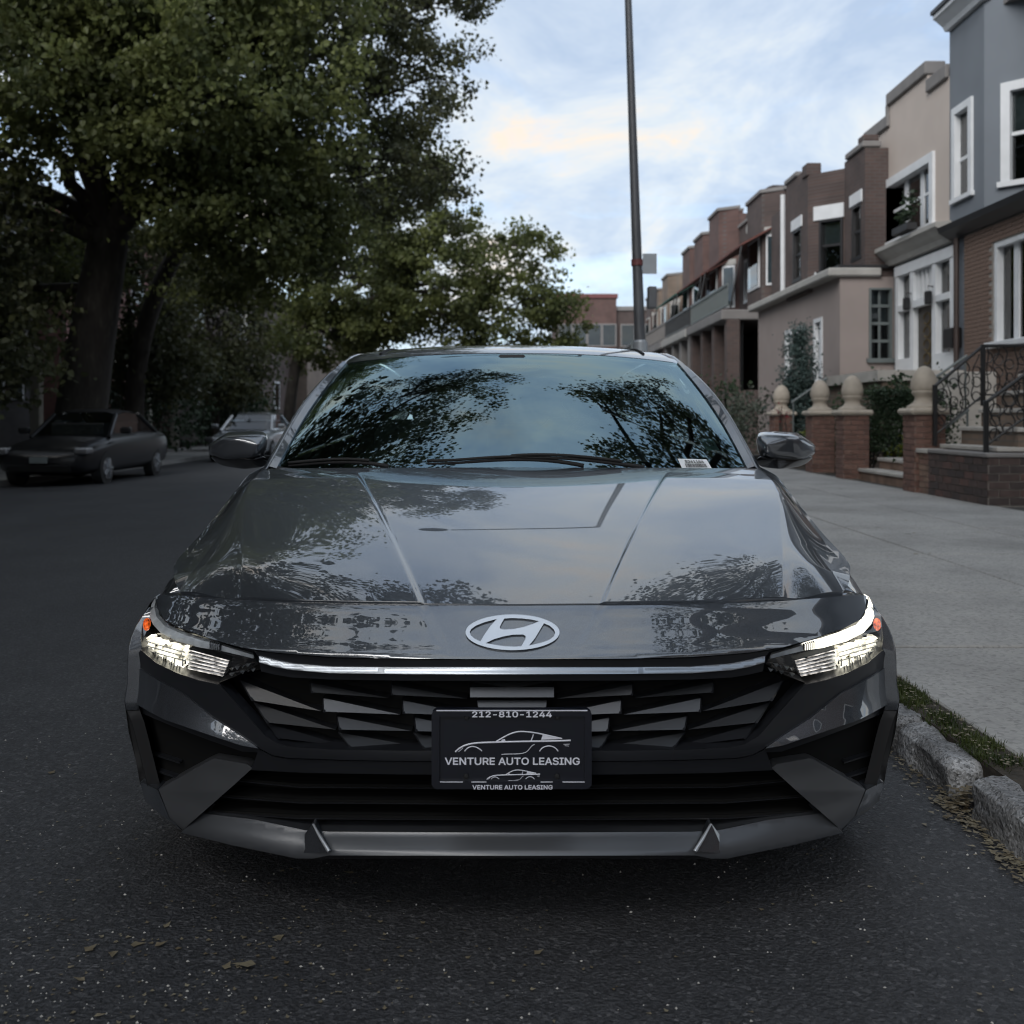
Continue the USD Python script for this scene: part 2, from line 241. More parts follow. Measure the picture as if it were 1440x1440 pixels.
def tube(p, r, sides=8, caps=True):
    p = np.asarray(p, float); r = np.broadcast_to(np.asarray(r, float), (len(p),))
    t = np.gradient(p, axis=0); t /= np.linalg.norm(t, axis=1, keepdims=True) + 1e-12
    ref = np.array([0.0, 0, 1]) if abs(t[:, 2]).mean() < 0.8 else np.array([1.0, 0, 0])
    a = np.cross(t, ref); a /= np.linalg.norm(a, axis=1, keepdims=True) + 1e-12; b = np.cross(t, a)
    an = np.arange(sides) * 2 * np.pi / sides
    v = p[:, None] + r[:, None, None] * (np.cos(an)[None, :, None] * a[:, None] + np.sin(an)[None, :, None] * b[:, None])
    V, Fc = grid(v, True, True)
    if caps:
        n = len(V); V = np.vstack([V, p[0], p[-1]]); k = np.arange(sides); e = (len(p) - 1) * sides
        Fc = np.vstack([Fc, np.stack([k, (k + 1) % sides, np.full(sides, n)], 1), np.stack([e + (k + 1) % sides, e + k, np.full(sides, n + 1)], 1)])
    return V, Fc
def revolve(prof, cx, cy, n=28):
    prof = np.array(prof, float); an = np.arange(n) * 2 * np.pi / n
    v = np.stack([cx + prof[:, 0:1] * np.cos(an), cy + prof[:, 0:1] * np.sin(an), np.repeat(prof[:, 1:2], n, 1)], -1)
    return grid(v, False, True)
def mirror(m):
    r = (np.asarray(m[0]) * [-1, 1, 1], np.asarray(m[1])[:, ::-1]); return r if len(m) == 2 else (*r, m[2] * [-1, 1, 1])
def at(px, py, Y): return np.array([(px - 720) * Y / F, Y, EYE - (py - HORIZON) * Y / F])
def coons(c0, c1, d0, d1):
    """c0, c1: (n,3) front and rear edge; d0, d1: (m,3) left and right edge"""
    n, m = len(c0), len(d0); s = np.linspace(0, 1, n)[None, :, None]; t = np.linspace(0, 1, m)[:, None, None]
    lc = (1 - t) * c0[None] + t * c1[None]; ld = (1 - s) * d0[:, None] + s * d1[:, None]
    bi = (1-s)*(1-t)*c0[0] + s*(1-t)*c0[-1] + (1-s)*t*c1[0] + s*t*c1[-1]
    return lc + ld - bi
def spl(pts, n, par=None):
    pts = np.array(pts, float); d = np.r_[0, np.cumsum(np.linalg.norm(np.diff(pts, axis=0), axis=1))]
    return CubicSpline(d / d[-1], pts)(np.linspace(0, 1, n))
def mesh_polygon(poly, g):
    """triangulated 2-D polygon (holes allowed): vertices, faces, boundary loops"""
    loops, bp = [], []
    for ring in [poly.exterior, *poly.interiors]:
        L = ring.length; c = np.array(ring.coords)[:-1]; out = []
        for i in range(len(c)):
            a, b = c[i], c[(i + 1) % len(c)]; k = max(1, int(np.ceil(np.linalg.norm(b - a) / (g * 0.8))))
            out += [a + (b - a) * j / k for j in range(k)]
        loops.append(np.arange(len(bp), len(bp) + len(out))); bp += out
    bp = np.array(bp); x0, y0, x1, y1 = poly.bounds
    X, Y = np.meshgrid(np.arange(x0 + g / 2, x1, g), np.arange(y0 + g / 2, y1, g)); X = X + (np.arange(X.shape[0]) % 2)[:, None] * g / 2
    inner = poly.buffer(-g * 0.45)
    k = contains_xy(inner, X.ravel(), Y.ravel()) if not inner.is_empty else np.zeros(X.size, bool)
    P = np.vstack([bp, np.stack([X.ravel()[k], Y.ravel()[k]], 1)])
    tri = Delaunay(P).simplices; c = P[tri].mean(1); tri = tri[contains_xy(poly, c[:, 0], c[:, 1])]
    ar = np.cross(P[tri[:, 1]] - P[tri[:, 0]], P[tri[:, 2]] - P[tri[:, 0]]); tri = tri[np.abs(ar) > 1e-9 * g * g]
    ar = np.cross(P[tri[:, 1]] - P[tri[:, 0]], P[tri[:, 2]] - P[tri[:, 0]]); tri[ar < 0] = tri[ar < 0][:, ::-1]
    return P, tri, loops
def sheet(poly, g, fn, back, out_sign=1, bevel=0.0015, thick=0.015):
    """a pressed panel: fn(a, b) -> points on the surface; back: unit vector(s) into the body; rolled edge"""
    poly = Polygon(poly).buffer(0) if not isinstance(poly, Polygon) else poly
    if poly.geom_type != 'Polygon': poly = max(poly.geoms, key=lambda q: q.area)
    P, tri, loops = mesh_polygon(poly, g); V = fn(P[:, 0], P[:, 1]); back = np.asarray(back, float); h = g * .06
    N = np.cross(fn(P[:, 0] + h, P[:, 1]) - fn(P[:, 0] - h, P[:, 1]), fn(P[:, 0], P[:, 1] + h) - fn(P[:, 0], P[:, 1] - h)) * out_sign; N /= np.linalg.norm(N, axis=1, keepdims=True) + 1e-15
    nb = sum(len(l) for l in loops); top_ = V.copy(); vs, fs = [top_], [tri]; n = len(V)
    for l in loops:
        vs.append(V[l]); prev = np.arange(n, n + len(l)); n += len(l)
        for d in (bevel, thick):
            vs.append(V[l] + back * d); cur = np.arange(n, n + len(l)); n += len(l); r = np.roll
            fs += [np.stack([prev, cur, r(cur, -1)], 1), np.stack([prev, r(cur, -1), r(prev, -1)], 1)]; prev = cur
    f = np.vstack(fs); f = f if out_sign > 0 else f[:, ::-1]; W = np.vstack(vs)
    A = np.zeros_like(W); fr_ = f[len(tri):]; c = np.cross(W[fr_[:, 1]] - W[fr_[:, 0]], W[fr_[:, 2]] - W[fr_[:, 0]])
    for k in range(3): np.add.at(A, fr_[:, k], c)
    A /= np.linalg.norm(A, axis=1, keepdims=True) + 1e-15; A[:len(P)] = N; o = len(P)
    for l in loops: q = A[o:o + len(l)] * .6 + N[l]; A[o:o + len(l)] = q / (np.linalg.norm(q, axis=1, keepdims=True) + 1e-15); o += 3 * len(l)
    return W, f, A

# ================================================================== THE PARKED SEDAN IN FRONT
CX = 719.0
_pc = np.array([(1240, 2.13), (1205, 2.090), (1170, 2.098), (1130, 2.092), (1095, 2.074), (1065, 2.062), (1030, 2.066), (1000, 2.064), (960, 2.054), (930, 2.050), (915, 2.068), (889, 2.106), (851, 2.165), (800, 2.30), (740, 2.5)])
_zc = EYE - (_pc[:, 0] - HORIZON) * _pc[:, 1] / F
YC = PchipInterpolator(_zc, _pc[:, 1], extrapolate=True)
_pu = np.array([(0, 0), (.1, .003), (.2, .012), (.3, .027), (.4, .049), (.5, .079), (.6, .119), (.7, .172), (.78, .232), (.84, .292), (.88, .343), (.905, .392), (.915, .44)])
PU = CubicSpline(_pu[:, 0], _pu[:, 1], bc_type=((1, 0), (2, 0)))
def S(u, z): return YC(np.clip(z, 0.1, 0.86)) + PU(np.clip(np.abs(u), 0, 0.93))
def front(px, py, off=0.0):
    px, py = np.asarray(px, float), np.asarray(py, float); Y = np.full(px.shape, 2.1)
    for _ in range(60):
        Y = 0.5 * Y + 0.5 * (S((px - CX) * Y / F, EYE - (py - HORIZON) * Y / F) + off)
    return np.stack([(px - CX) * Y / F, Y, EYE - (py - HORIZON) * Y / F], -1)
def sym(right): right = list(right); return right + [(2 * CX - x, y) for x, y in right[::-1]]
def lft(pts): return [(2 * CX - x, y) for x, y in pts]          # left-hand tracings as right-hand ones
BACK = np.array([0, 1.0, 0])
def fp(poly, off=0.0, g=8, thick=0.02, bevel=0.002, sculpt=None):
    def fn(a, b):
        p = front(a, b, off)
        if sculpt is not None: p = p + sculpt(a, b)
        return p
    return sheet(poly, g, fn, BACK, -1 if True else 1, bevel, thick)
def fix(m, toward=(0, -1, 0)):
    """face orientation: most of the area towards the given direction"""
    v, f = m[:2]; n = np.cross(v[f[:, 1]] - v[f[:, 0]], v[f[:, 2]] - v[f[:, 0]])
    if (n @ np.array(toward, float)).sum() < 0: return (v, f[:, ::-1]) if len(m) == 2 else (v, f[:, ::-1], -m[2])
    return m

car = thing('parked_sedan', 'dark grey metallic sedan facing the camera with headlights on and black dealer plate', 'car', (0, 4.4, 0))
def both(name, m, mt, smooth=35, parent=None):
    a = obj(parent or car, name, m, mt, smooth); b = obj(parent or car, name, mirror(m), mt, smooth); return a, b

# ---- nose panel under the bonnet, with the two bonnet lines running out on it
gap = [(CX, 852), (845, 851), (930, 850), (1010, 848.5), (1100, 844.5), (1150, 840.5), (1186, 837)]
nose_low = lft([(222, 838), (223, 856), (231, 871), (252, 882.5), (299, 899), (338, 910), (382, 917), (465.6, 924), (560, 926), (CX, 927)])
def nose_line(a, b):
    uc = 845 - (845 - 806) * (b - 851) / (922 - 851) - CX; d = (np.abs(a - CX) - uc) / 5.0
    s = 1 / (1 + np.exp(-np.clip(d * 2.2, -40, 40))); return np.stack([0 * a, 0 * a - 0.006 * s * np.clip((925 - b) / 74, 0, 1), 0 * a], -1)
obj(car, 'nose_panel', fix(fp(sym(gap + [(1213, 836)] + nose_low), 0.0, 6, 0.03, 0.003, nose_line)), PAINT, 30)

# ---- bonnet: height field over the plan
def P3(px, py, Y): return np.array([(px - CX) * Y / F, Y, EYE - (py - HORIZON) * Y / F])
def zc(Y): return 0.69 + 0.31 * (Y - 2.165) - 0.0862 * (Y - 2.165) ** 2
gp = front(np.array([g[0] for g in gap]), np.array([g[1] - 2.5 for g in gap]))
ridge = [P3(1186, 834, 2.455), P3(1190, 800, 2.60), P3(1165, 765, 2.75), P3(1140, 733, 2.92), P3(1112, 697, 3.10), P3(1088, 667, 3.32)]
_r = np.array(ridge); _ue = CubicSpline(_r[:, 1], _r[:, 0]); _ze = CubicSpline(_r[:, 1], _r[:, 2])
ue = lambda Y: np.where(Y < 2.6, _ue(2.6), _ue(np.minimum(Y, 3.32))); ze = lambda Y: np.where(Y < 2.46, _ze(2.46) + .35 * (Y - 2.46), _ze(np.clip(Y, 2.46, 3.32)))
us = CubicSpline([2.1, 2.48, 2.72, 3.0, 3.2, 3.35], [.56, .655, .715, .772, .79, .797]); ds = CubicSpline([2.1, 2.3, 2.48, 2.72, 3.0, 3.2, 3.35], [.105, .082, .060, .034, .014, .010, .012])
def bonnet_base(u, Y):
    """cross-section: low crown, a shoulder, then a hollow flank out to the wing"""
    u = np.abs(u); U, D = us(Y), ds(Y); w = np.clip(u / U, 0, 1); zi = zc(Y) - D * (0.55 * w ** 2 + 0.45 * w ** 4); so = -D * (1.1 + 1.8) / U
    W = np.maximum(ue(Y) - U, .03); t = np.clip((u - U) / W, 0, 1.3); z0, z1 = zc(Y) - D, ze(Y); m0, m1 = so * W * 1.6, -0.22 * W
    h = (2*t**3 - 3*t**2 + 1) * z0 + (t**3 - 2*t**2 + t) * m0 + (3*t**2 - 2*t**3) * z1 + (t**3 - t**2) * m1
    return np.where(u <= U, zi, h)
_gu, _gy = np.r_[0.0, gp[1:, 0]], gp[:, 1]; _gr = gp[:, 2] - bonnet_base(_gu, _gy); GY, GR = PchipInterpolator(_gu, _gy), PchipInterpolator(_gu, _gr)
def bonnet_z(u, Y):
    a = np.clip(np.abs(u), 0, _gu[-1]); z = bonnet_base(u, Y) + GR(a) * np.exp(-((Y - GY(a)) / .28) ** 2)
    uc = 0.19 + (Y - 2.17) * (0.471 - 0.19) / (3.14 - 2.17); d = (np.abs(u) - uc) / 0.0022
    s = 1 / (1 + np.exp(-np.clip(d, -40, 40))); return z + 0.0042 * s * np.clip((3.20 - Y) / 0.10, 0, 1)
NS, NT = 301, 120
edge = spl([(p[0], p[1], 0) for p in ridge], NT); fr = spl([(p[0], p[1], 0) for p in gp], NS)
rear = spl([(0, 3.275, 0), (.3, 3.272, 0), (.6, 3.29, 0), (ridge[-1][0], ridge[-1][1], 0)], NS); cen = np.stack([np.zeros(NT), np.linspace(fr[0, 1], 3.275, NT), np.zeros(NT)], 1)
fr[-1] = edge[0]; cen[0] = fr[0]; cen[-1] = rear[0]; edge[-1] = rear[-1]
half = coons(fr, rear, cen, edge); pl = np.concatenate([half[:, :0:-1] * [-1, 1, 1], half], 1)
pl[..., 2] = bonnet_z(pl[..., 0], pl[..., 1])
lip = pl[:1].copy(); lip[..., 2] -= 0.004; lip[..., 1] += 0.001; lip2 = lip.copy(); lip2[..., 2] -= 0.03; lip2[..., 1] += 0.02
rl = pl[-1:].copy(); rl[..., 2] -= 0.02; rl[..., 1] += 0.012
obj(car, 'bonnet', fix(grid(np.concatenate([lip2, lip, pl, rl], 0)), (0, 0, 1)), PAINT, 40)
# dark gap under the bonnet's front edge
obj(car, 'bonnet_seal', fix(fp(sym([(CX, 846), (1010, 843), (1183, 832), (1190, 842), (1010, 853), (CX, 857)]), 0.02, 10)), 'matte_black', 30)

# ---- side of the body: half width as a function of length and height
ZT = PchipInterpolator([2.40, 2.455, 2.60, 2.75, 2.92, 3.10, 3.32, 3.9, 4.6, 5.3, 5.9, 6.4, 6.75], [.648, ridge[0][2], ridge[1][2], ridge[2][2], ridge[3][2], ridge[4][2], ridge[5][2], .935, .96, .99, 1.03, 1.05, 1.0])
UT = PchipInterpolator([2.40, 2.455, 2.60, 2.75, 2.92, 3.10, 3.32, 3.9, 4.6, 5.3, 5.9, 6.4, 6.75], [.86, ridge[0][0] + .012, ridge[1][0], ridge[2][0], ridge[3][0], ridge[4][0], ridge[5][0], .852, .858, .855, .83, .78, .70])
UB = PchipInterpolator([2.36, 2.45, 2.6, 3.0, 4.5, 5.7, 6.3, 6.6, 6.78], [.893, .903, .909, .913, .913, .909, .87, .82, .72])
def WS(Y, z):
    zt, ut, ub = ZT(Y), UT(Y), UB(Y); d = np.clip((zt - z) / 0.13, 0, 1); k = np.sin(d * np.pi / 2)
    low = np.clip((0.42 - z) / 0.2, 0, 1.1) * 0.045 * np.interp(Y, [2.5, 3.1], [1, .45]); crease = 0.006 * np.exp(-((z - (zt - 0.22)) / 0.03) ** 2)
    return ut + (ub - ut) * k - low + crease
def side(poly, g=0.035, thick=0.03): return fix(sheet(poly, g, lambda Y, z: np.stack([WS(Y, z), Y, z], -1), [-1, 0, 0], 1, 0.002, thick), (1, 0, 0))
def arc(cy, cz, r, a0, a1, n=18): return [(cy + r * math.cos(math.radians(a)), cz + r * math.sin(math.radians(a))) for a in np.linspace(a0, a1, n)]
AX1, AX2 = 2.95, 5.67
def topline(y0, y1, n=20, d=0.0): return [(y, float(ZT(y)) - d) for y in np.linspace(y0, y1, n)]
f_poly = [(2.50, 0.60)] + topline(2.50, 3.62, 24) + [(3.60, 0.55), (3.58, 0.2)] + [(3.34, 0.2)] + arc(AX1, 0.325, 0.365, -20, 168, 26)[0:] + [(2.575, 0.45)]
both('fender', side(f_poly), PAINT)
both('front_door', side([(3.63, .2)] + [(3.63, .5), (3.635, .9)] + topline(3.635, 4.72, 20) + [(4.72, .5), (4.70, .2)]), PAINT)
both('rear_door', side([(4.71, .2), (4.73, .5)] + topline(4.73, 5.62, 16) + [(5.62, .9), (5.45, .66), (5.28, .4), (5.26, .2)]), PAINT)
both('rear_quarter', side([(5.27, .2), (5.29, .4), (5.46, .66), (5.63, .9)] + topline(5.63, 6.72, 18) + [(6.75, .6), (6.70, .25), (6.08, .22)] + arc(AX2, .325, .365, -15, 170, 24)), PAINT)
both('bumper_side', side([(2.41, .64), (2.50, .60), (2.575, .45), (2.585, .405), (2.385, .405), (2.39, .55)], 0.03), PAINT)
both('bumper_side_lower', side([(2.385, .403), (2.585, .403), (2.60, .30), (2.58, .215), (2.40, .215)], 0.03), 'matte_black')
both('door_handle', bevel_box(.895, .93, 4.45, 4.64, .80, .83, .008), PAINT, 30)
both('door_handle', bevel_box(.895, .93, 5.35, 5.52, .83, .86, .008), PAINT, 30)
both('sill', bevel_box(.84, .893, 3.36, 5.27, .16, .22, .01), 'satin_dark_trim', 30)
obj(car, 'underbody', cat(box(-.74, .74, 2.45, 6.6, .17, .25), box(-.60, .60, 2.46, 3.3, .26, .64)), 'intake_black')
# ---- windscreen, pillars, roof
gl_r = [P3(1049, 660, 3.45), P3(1031.7, 626.7, 3.58), P3(1004, 579, 3.80), P3(976, 540.6, 4.0), P3(951, 511, 4.20)]
out_r = [P3(1066, 661, 3.46), P3(1047, 627, 3.60), P3(1019, 579, 3.81), P3(991, 543, 4.01), P3(958, 513.5, 4.23)]
m_ = lambda p: p * [-1, 1, 1]
NB = 61
hd = [P3(719, 497.5, 4.05), P3(815, 499, 4.075), P3(885, 503.5, 4.12), P3(951, 511, 4.20)]
top_c = spl([m_(p) for p in hd[:0:-1]] + hd, NB)
bt = [np.array([0, 3.27, .885]), np.array([.3, 3.285, .887]), np.array([.6, 3.35, .898]), gl_r[0]]
bot_c = spl([m_(p) for p in bt[:0:-1]] + bt, NB)
sr = spl(gl_r, 40); ws = coons(bot_c, top_c, sr * [-1, 1, 1], sr)
tt = np.linspace(0, 1, 40)[:, None]; bulge = 0.030 * (np.sin(tt * np.pi)) * (1 - np.linspace(-1, 1, NB)[None] ** 2) ** 0.8
ws[..., 2] += bulge * .87; ws[..., 1] -= bulge * .5
obj(car, 'windscreen', fix(grid(ws), (0, -1, 1)), 'windscreen_glass', True)
# black frit band round the glass edge, just behind it
fb = ws + np.array([0, .006, -.006]); fr_parts = [grid(fb[:, :3]), grid(fb[:, -3:]), grid(fb[:5]), grid(fb[-2:])]
obj(car, 'windscreen_border', cat(*fr_parts), 'gloss_black')
oc = spl(out_r, 40); inn = oc * 1.0; inn[:, 0] -= .03; inn[:, 1] += .09; inn[:, 2] -= .005
mid = (sr + oc) / 2 + np.array([.004, -.010, .012])
e0 = sr + np.array([-.004, .012, -.012])
pil = np.stack([e0, sr + np.array([0.002, -.004, .004]), mid, oc, inn], 1)
both('windscreen_pillar', fix(grid(pil), (1, -1, .5)), PAINT, 50)
rc = spl([(0.7 * 0 + out_r[-1][0], out_r[-1][1], out_r[-1][2]), (.692, 4.5, 1.358), (.672, 4.85, 1.380), (.64, 5.2, 1.368), (.57, 5.62, 1.30)], 40)
cc = spl([(0, 4.055, 1.3435), (0, 4.4, 1.397), (0, 4.78, 1.419), (0, 5.2, 1.405), (0, 5.62, 1.345)], 40)
rb = spl([(-.57, 5.62, 1.30), (-.3, 5.64, 1.335), (0, 5.645, 1.345), (.3, 5.64, 1.335), (.57, 5.62, 1.30)], NB)
hd2 = top_c + np.array([0, .008, .003]); hd2 = hd2 + (np.linspace(-1, 1, NB)[:, None] ** 8) * (np.array([1, 1, 1]) * 0)
hd2[0] = rc[0] * [-1, 1, 1]; hd2[-1] = rc[0]
rf = coons(hd2, rb, rc * [-1, 1, 1], rc); ss = (1 - np.linspace(-1, 1, NB)[None] ** 2)
rf[..., 2] += ss * (cc[:, 2] - rf[:, NB // 2, 2])[:, None] * np.clip(np.linspace(0, 1, 40) * 8, 0, 1)[:, None]
fl = rf[:1] + np.array([0, .004, -.012]); obj(car, 'roof', fix(grid(np.concatenate([fl, rf], 0)), (0, 0, 1)), PAINT, 40)
both('roof_moulding', tube(rf[3:, -7] + [0, 0, .002], .006, 6), 'matte_black', True)
both('roof_rail', tube(np.vstack([oc[::4], rc[1::4]]) + [.0, .006, -.004], .012, 8), PAINT, True)
# side glass and rear pillar on a leaning plane between belt and roof rail
RZ = PchipInterpolator([3.46, 3.60, 3.81, 4.01, 4.23, 4.5, 4.85, 5.2, 5.62, 6.0, 6.35], [out_r[0][2], out_r[1][2], out_r[2][2], out_r[3][2], out_r[4][2], 1.358, 1.38, 1.368, 1.30, 1.18, 1.05])
RU = PchipInterpolator([3.46, 3.60, 3.81, 4.01, 4.23, 4.5, 4.85, 5.2, 5.62, 6.0, 6.35], [out_r[0][0], out_r[1][0], out_r[2][0], out_r[3][0], out_r[4][0], .692, .672, .64, .57, .60, .70])
def GS(Y, z):
    zt = ZT(Y); k = np.clip((z - zt) / np.maximum(RZ(Y) - zt, .02), 0, 1); return UT(Y) - .004 + (RU(Y) - .012 - UT(Y)) * k
def gside(poly, off=0.0, g=.05): return fix(sheet(poly, g, lambda Y, z: np.stack([GS(Y, z) + off, Y, z], -1), [-1, 0, 0], 1, .001, .012), (1, 0, 0))
rl_ = lambda y0, y1, d, n=14: [(y, float(RZ(y)) - d) for y in np.linspace(y0, y1, n)]
def win(y0, y1): return [(y0, float(ZT(y0)) + .012)] + rl_(y0, y1, .03) + [(y1, float(ZT(y1)) + .012)]
both('side_window', gside(win(3.72, 4.66)), 'side_glass'); both('side_window', gside(win(4.74, 5.46)), 'side_glass')
both('centre_pillar', gside([(4.655, .965)] + rl_(4.655, 4.745, .02, 4) + [(4.745, .97)], .003), 'gloss_black')
both('rear_pillar', gside([(5.45, 1.0)] + rl_(5.45, 6.3, 0.0) + [(6.3, 1.052)]), PAINT)
both('quarter_pane', gside([(3.50, .918)] + rl_(3.55, 3.72, .02, 4) + [(3.72, .94)]), 'gloss_black')
rg = coons(rb + [0, .01, -.005], spl([(-.60, 6.30, 1.045), (0, 6.36, 1.06), (.60, 6.30, 1.045)], NB), spl([(-.57, 5.62, 1.295), (-.60, 6.0, 1.175), (-.60, 6.30, 1.045)], 12), spl([(.57, 5.62, 1.295), (.60, 6.0, 1.175), (.60, 6.30, 1.045)], 12))
obj(car, 'rear_window', fix(grid(rg), (0, 1, 1)), 'side_glass', True)
tl = coons(spl([(-.74, 6.30, 1.04), (0, 6.36, 1.065), (.74, 6.30, 1.04)], 41), spl([(-.70, 6.72, 1.0), (0, 6.80, 1.04), (.70, 6.72, 1.0)], 41), spl([(-.74, 6.30, 1.04), (-.70, 6.72, 1.0)], 8), spl([(.74, 6.30, 1.04), (.70, 6.72, 1.0)], 8))
obj(car, 'boot_lid', fix(grid(tl), (0, 0, 1)), PAINT, 40)
tb = coons(spl([(-.70, 6.72, 1.0), (0, 6.80, 1.04), (.70, 6.72, 1.0)], 41), spl([(-.72, 6.66, .25), (0, 6.74, .25), (.72, 6.66, .25)], 41), spl([(-.70, 6.72, 1.0), (-.82, 6.70, .6), (-.72, 6.66, .25)], 12), spl([(.70, 6.72, 1.0), (.82, 6.70, .6), (.72, 6.66, .25)], 12))
obj(car, 'rear_bumper', fix(grid(tb), (0, 1, 0)), PAINT, 40)
obj(car, 'tail_light', box(-.70, .70, 6.72, 6.80, .86, .90), 'awning_brown')
# ---- wheels
def wheel(cx, cy, s):
    w = obj(car, 'wheel', revolve([(.215, -.09), (.30, -.105), (.32, -.08), (.325, 0), (.32, .08), (.30, .105), (.215, .09), (.215, -.09)], 0, 0, 40), 'rubber', 30) if False else None
    v, f = revolve([(.215, -.09), (.30, -.105), (.32, -.08), (.325, 0), (.32, .08), (.30, .105), (.215, .09), (.215, -.09)], 0, 0, 40)
    M3 = np.array([[0, 0, s], [0, 1, 0], [1, 0, 0.0]])
    def pos(vv): return np.stack([cx + s * vv[:, 2], cy + vv[:, 0], .325 + vv[:, 1]], 1)
    w = obj(car, 'wheel', fix((pos(v), f), (s, 0, 0)), 'rubber', 30)
    sp = []
    for k in range(5):
        a = k * 2 * math.pi / 5; q = box(.03, .21, -.022, .022, .06, .08)[0]; R = np.array([[math.cos(a), -math.sin(a), 0], [math.sin(a), math.cos(a), 0], [0, 0, 1]]); sp.append((pos(q @ R.T), BOXF))
    v2, f2 = revolve([(.0, .08), (.045, .08), (.045, .05)], 0, 0, 20); v3, f3 = revolve([(.205, .085), (.218, .09), (.218, -.08), (.2, -.08)], 0, 0, 36)
    obj(w, 'rim', cat(*sp, (pos(v2), f2), (pos(v3), f3)), 'rim_alloy', 30)
for sx in (1, -1):
    for cy in (AX1, AX2): wheel(sx * .80, cy, sx)
# ---- front mouldings, grille
ch_top = lft([(362, 923), (385, 929), (410, 934), (465.6, 938.5), (560, 939.5), (CX, 939.5)]); ch_low = lft([(364, 931), (385, 937), (410, 941.6), (465.6, 946), (560, 947), (CX, 947.5)])
bz_low = lft([(366, 944), (385, 948.5), (410, 952.7), (465, 955.5), (560, 957), (CX, 957.5)])
nl = [p for p in nose_low if p[0] < 1108]
obj(car, 'grille_top_trim', fix(fp(sym([(CX, 928.5)] + [(x, y + 1.5) for x, y in nl[::-1]][1:] + [(1081, 917)] + [(1077, 922)] + ch_top[1:]), .012, 7)), 'satin_dark_trim', 30)
def strip_s(a, b):
    t = CX + np.abs(a - CX); q = lambda l: np.interp(t, [p[0] for p in l[::-1]], [p[1] for p in l[::-1]]); yt, yl = q(ch_top), q(ch_low); return np.stack([0 * a, .010 * np.clip((yl - b) / (yl - yt + .01), 0, 1) - .004, 0 * a], -1)
obj(car, 'chrome_strip', fix(fp(sym([(x, y) for x, y in ch_top[::-1]] + ch_low), .002, 4, .02, .002, strip_s)), 'satin_chrome', 30)
obj(car, 'grille_bezel', fix(fp(sym([(x, y) for x, y in ch_low[::-1]] + bz_low), .010, 5)), 'satin_dark_trim', 30)
sur_in = lft([(307, 962), (327, 984), (352, 1012), (371, 1034), (390.5, 1046), (410, 1050.5), (465.6, 1054), (560, 1055.5), (CX, 1056)])
sur_out = lft([(187, 927), (193, 938), (215.5, 953), (257, 975.5), (299, 1009), (338, 1034), (363, 1052), (382, 1062), (404, 1066), (493, 1069), (560, 1070), (CX, 1070.5)])
hl = lft([(362, 934), (354, 918), (325, 909.5), (296, 899), (257, 886), (227, 870), (219, 852), (217, 840), (210, 848), (200, 866), (197, 898), (199, 914), (218, 931), (247.5, 945), (277, 955), (304, 961.5), (315.6, 956.7), (335, 949), (360, 935)])
hl_bot = lft([(197, 914), (218, 932), (247.5, 946.5), (277, 956.5), (304, 962.5)])
obj(car, 'grille_surround', fix(fp(sym(sur_in[::-1] + [p for p in hl_bot[::-1]] + sur_out), .0, 7, .05, .003)), 'satin_dark_trim', 30)
grille = obj(car, 'grille', fix(fp(sym(bz_low[::-1] + lft([(345, 948), (312, 958)]) + sur_in), .085, 14)), 'intake_black', 30)
tiles = [[(436, 960), (438, 973.6), (546, 981.7)], [(550, 963), (550.6, 977), (656, 982.5)], [(338, 957), (354.7, 985), (450.6, 1000)], [(454, 981.7), (455, 1000.6), (561.7, 1004.7)],
         [(566, 985), (567, 1003), (672, 1007)], [(357.5, 988), (375.5, 1016), (471, 1026)], [(473.6, 1007.5), (477.5, 1026), (578, 1028)], [(582.5, 1009), (585, 1028), (690, 1031)],
         [(375.5, 1017), (392, 1038), (488, 1050)], [(476, 1030), (492, 1050.5), (593.6, 1051)], [(582, 1031), (595, 1051.5), (700, 1052)]]
def tile(pts, offs, depth=.045):
    p = np.array([front(np.array([x]), np.array([y]), o)[0] for (x, y), o in zip(pts, offs)]); n = len(p); b = p + [0, depth, 0]
    V = np.vstack([p, b]); f = [[0, i, i + 1] for i in range(1, n - 1)] + [[n, n + i + 1, n + i] for i in range(1, n - 1)]
    for i in range(n): j = (i + 1) % n; f += [[i, n + i, n + j], [i, n + j, j]]
    return V, np.array(f)
for k, t in enumerate(tiles):
    dim = k in (2, 5, 8); (ax, ay), (bx, by), (tx, ty) = t
    q = [(ax, ay), (bx, by), (tx, ty), (tx - .15 * (tx - ax), ty - 3)]; m = tile(lft(q), (.036, .018, .045, .048))
    for mm in (m, mirror(m)): obj(grille, 'grille_tile', fix(mm), 'dark_chrome' if not dim else 'satin_dark_trim')
    fin = tile(lft([(ax - 2, ay), (ax + 1, ay), (bx + 1.5, by + 1), (bx - 2, by + 1)]), (.05, .05, .014, .014), .06)
    for mm in (fin, mirror(fin)): obj(grille, 'grille_fin', fix(mm), 'satin_dark_trim')
obj(grille, 'grille_tile', fix(tile([(660, 966.5), (660, 980.5), (778, 980.5), (778, 966.5), (719, 975)], (.035, .02, .02, .035, .032))), 'dark_chrome')
obj(grille, 'grille_tile', fix(tile([(670, 985), (672, 1000), (766, 1000), (768, 985), (719, 992)], (.035, .02, .02, .035, .032))), 'dark_chrome')
for k in (1, 2, 3): obj(car, 'surround_seam', fix(fp(lft([(489 + 0.1 * k, 1054.5), (490.5, 1054.5), (495.5, 1069), (494, 1069)]), -.001, 5, .01)), 'matte_black') if k == 1 else None
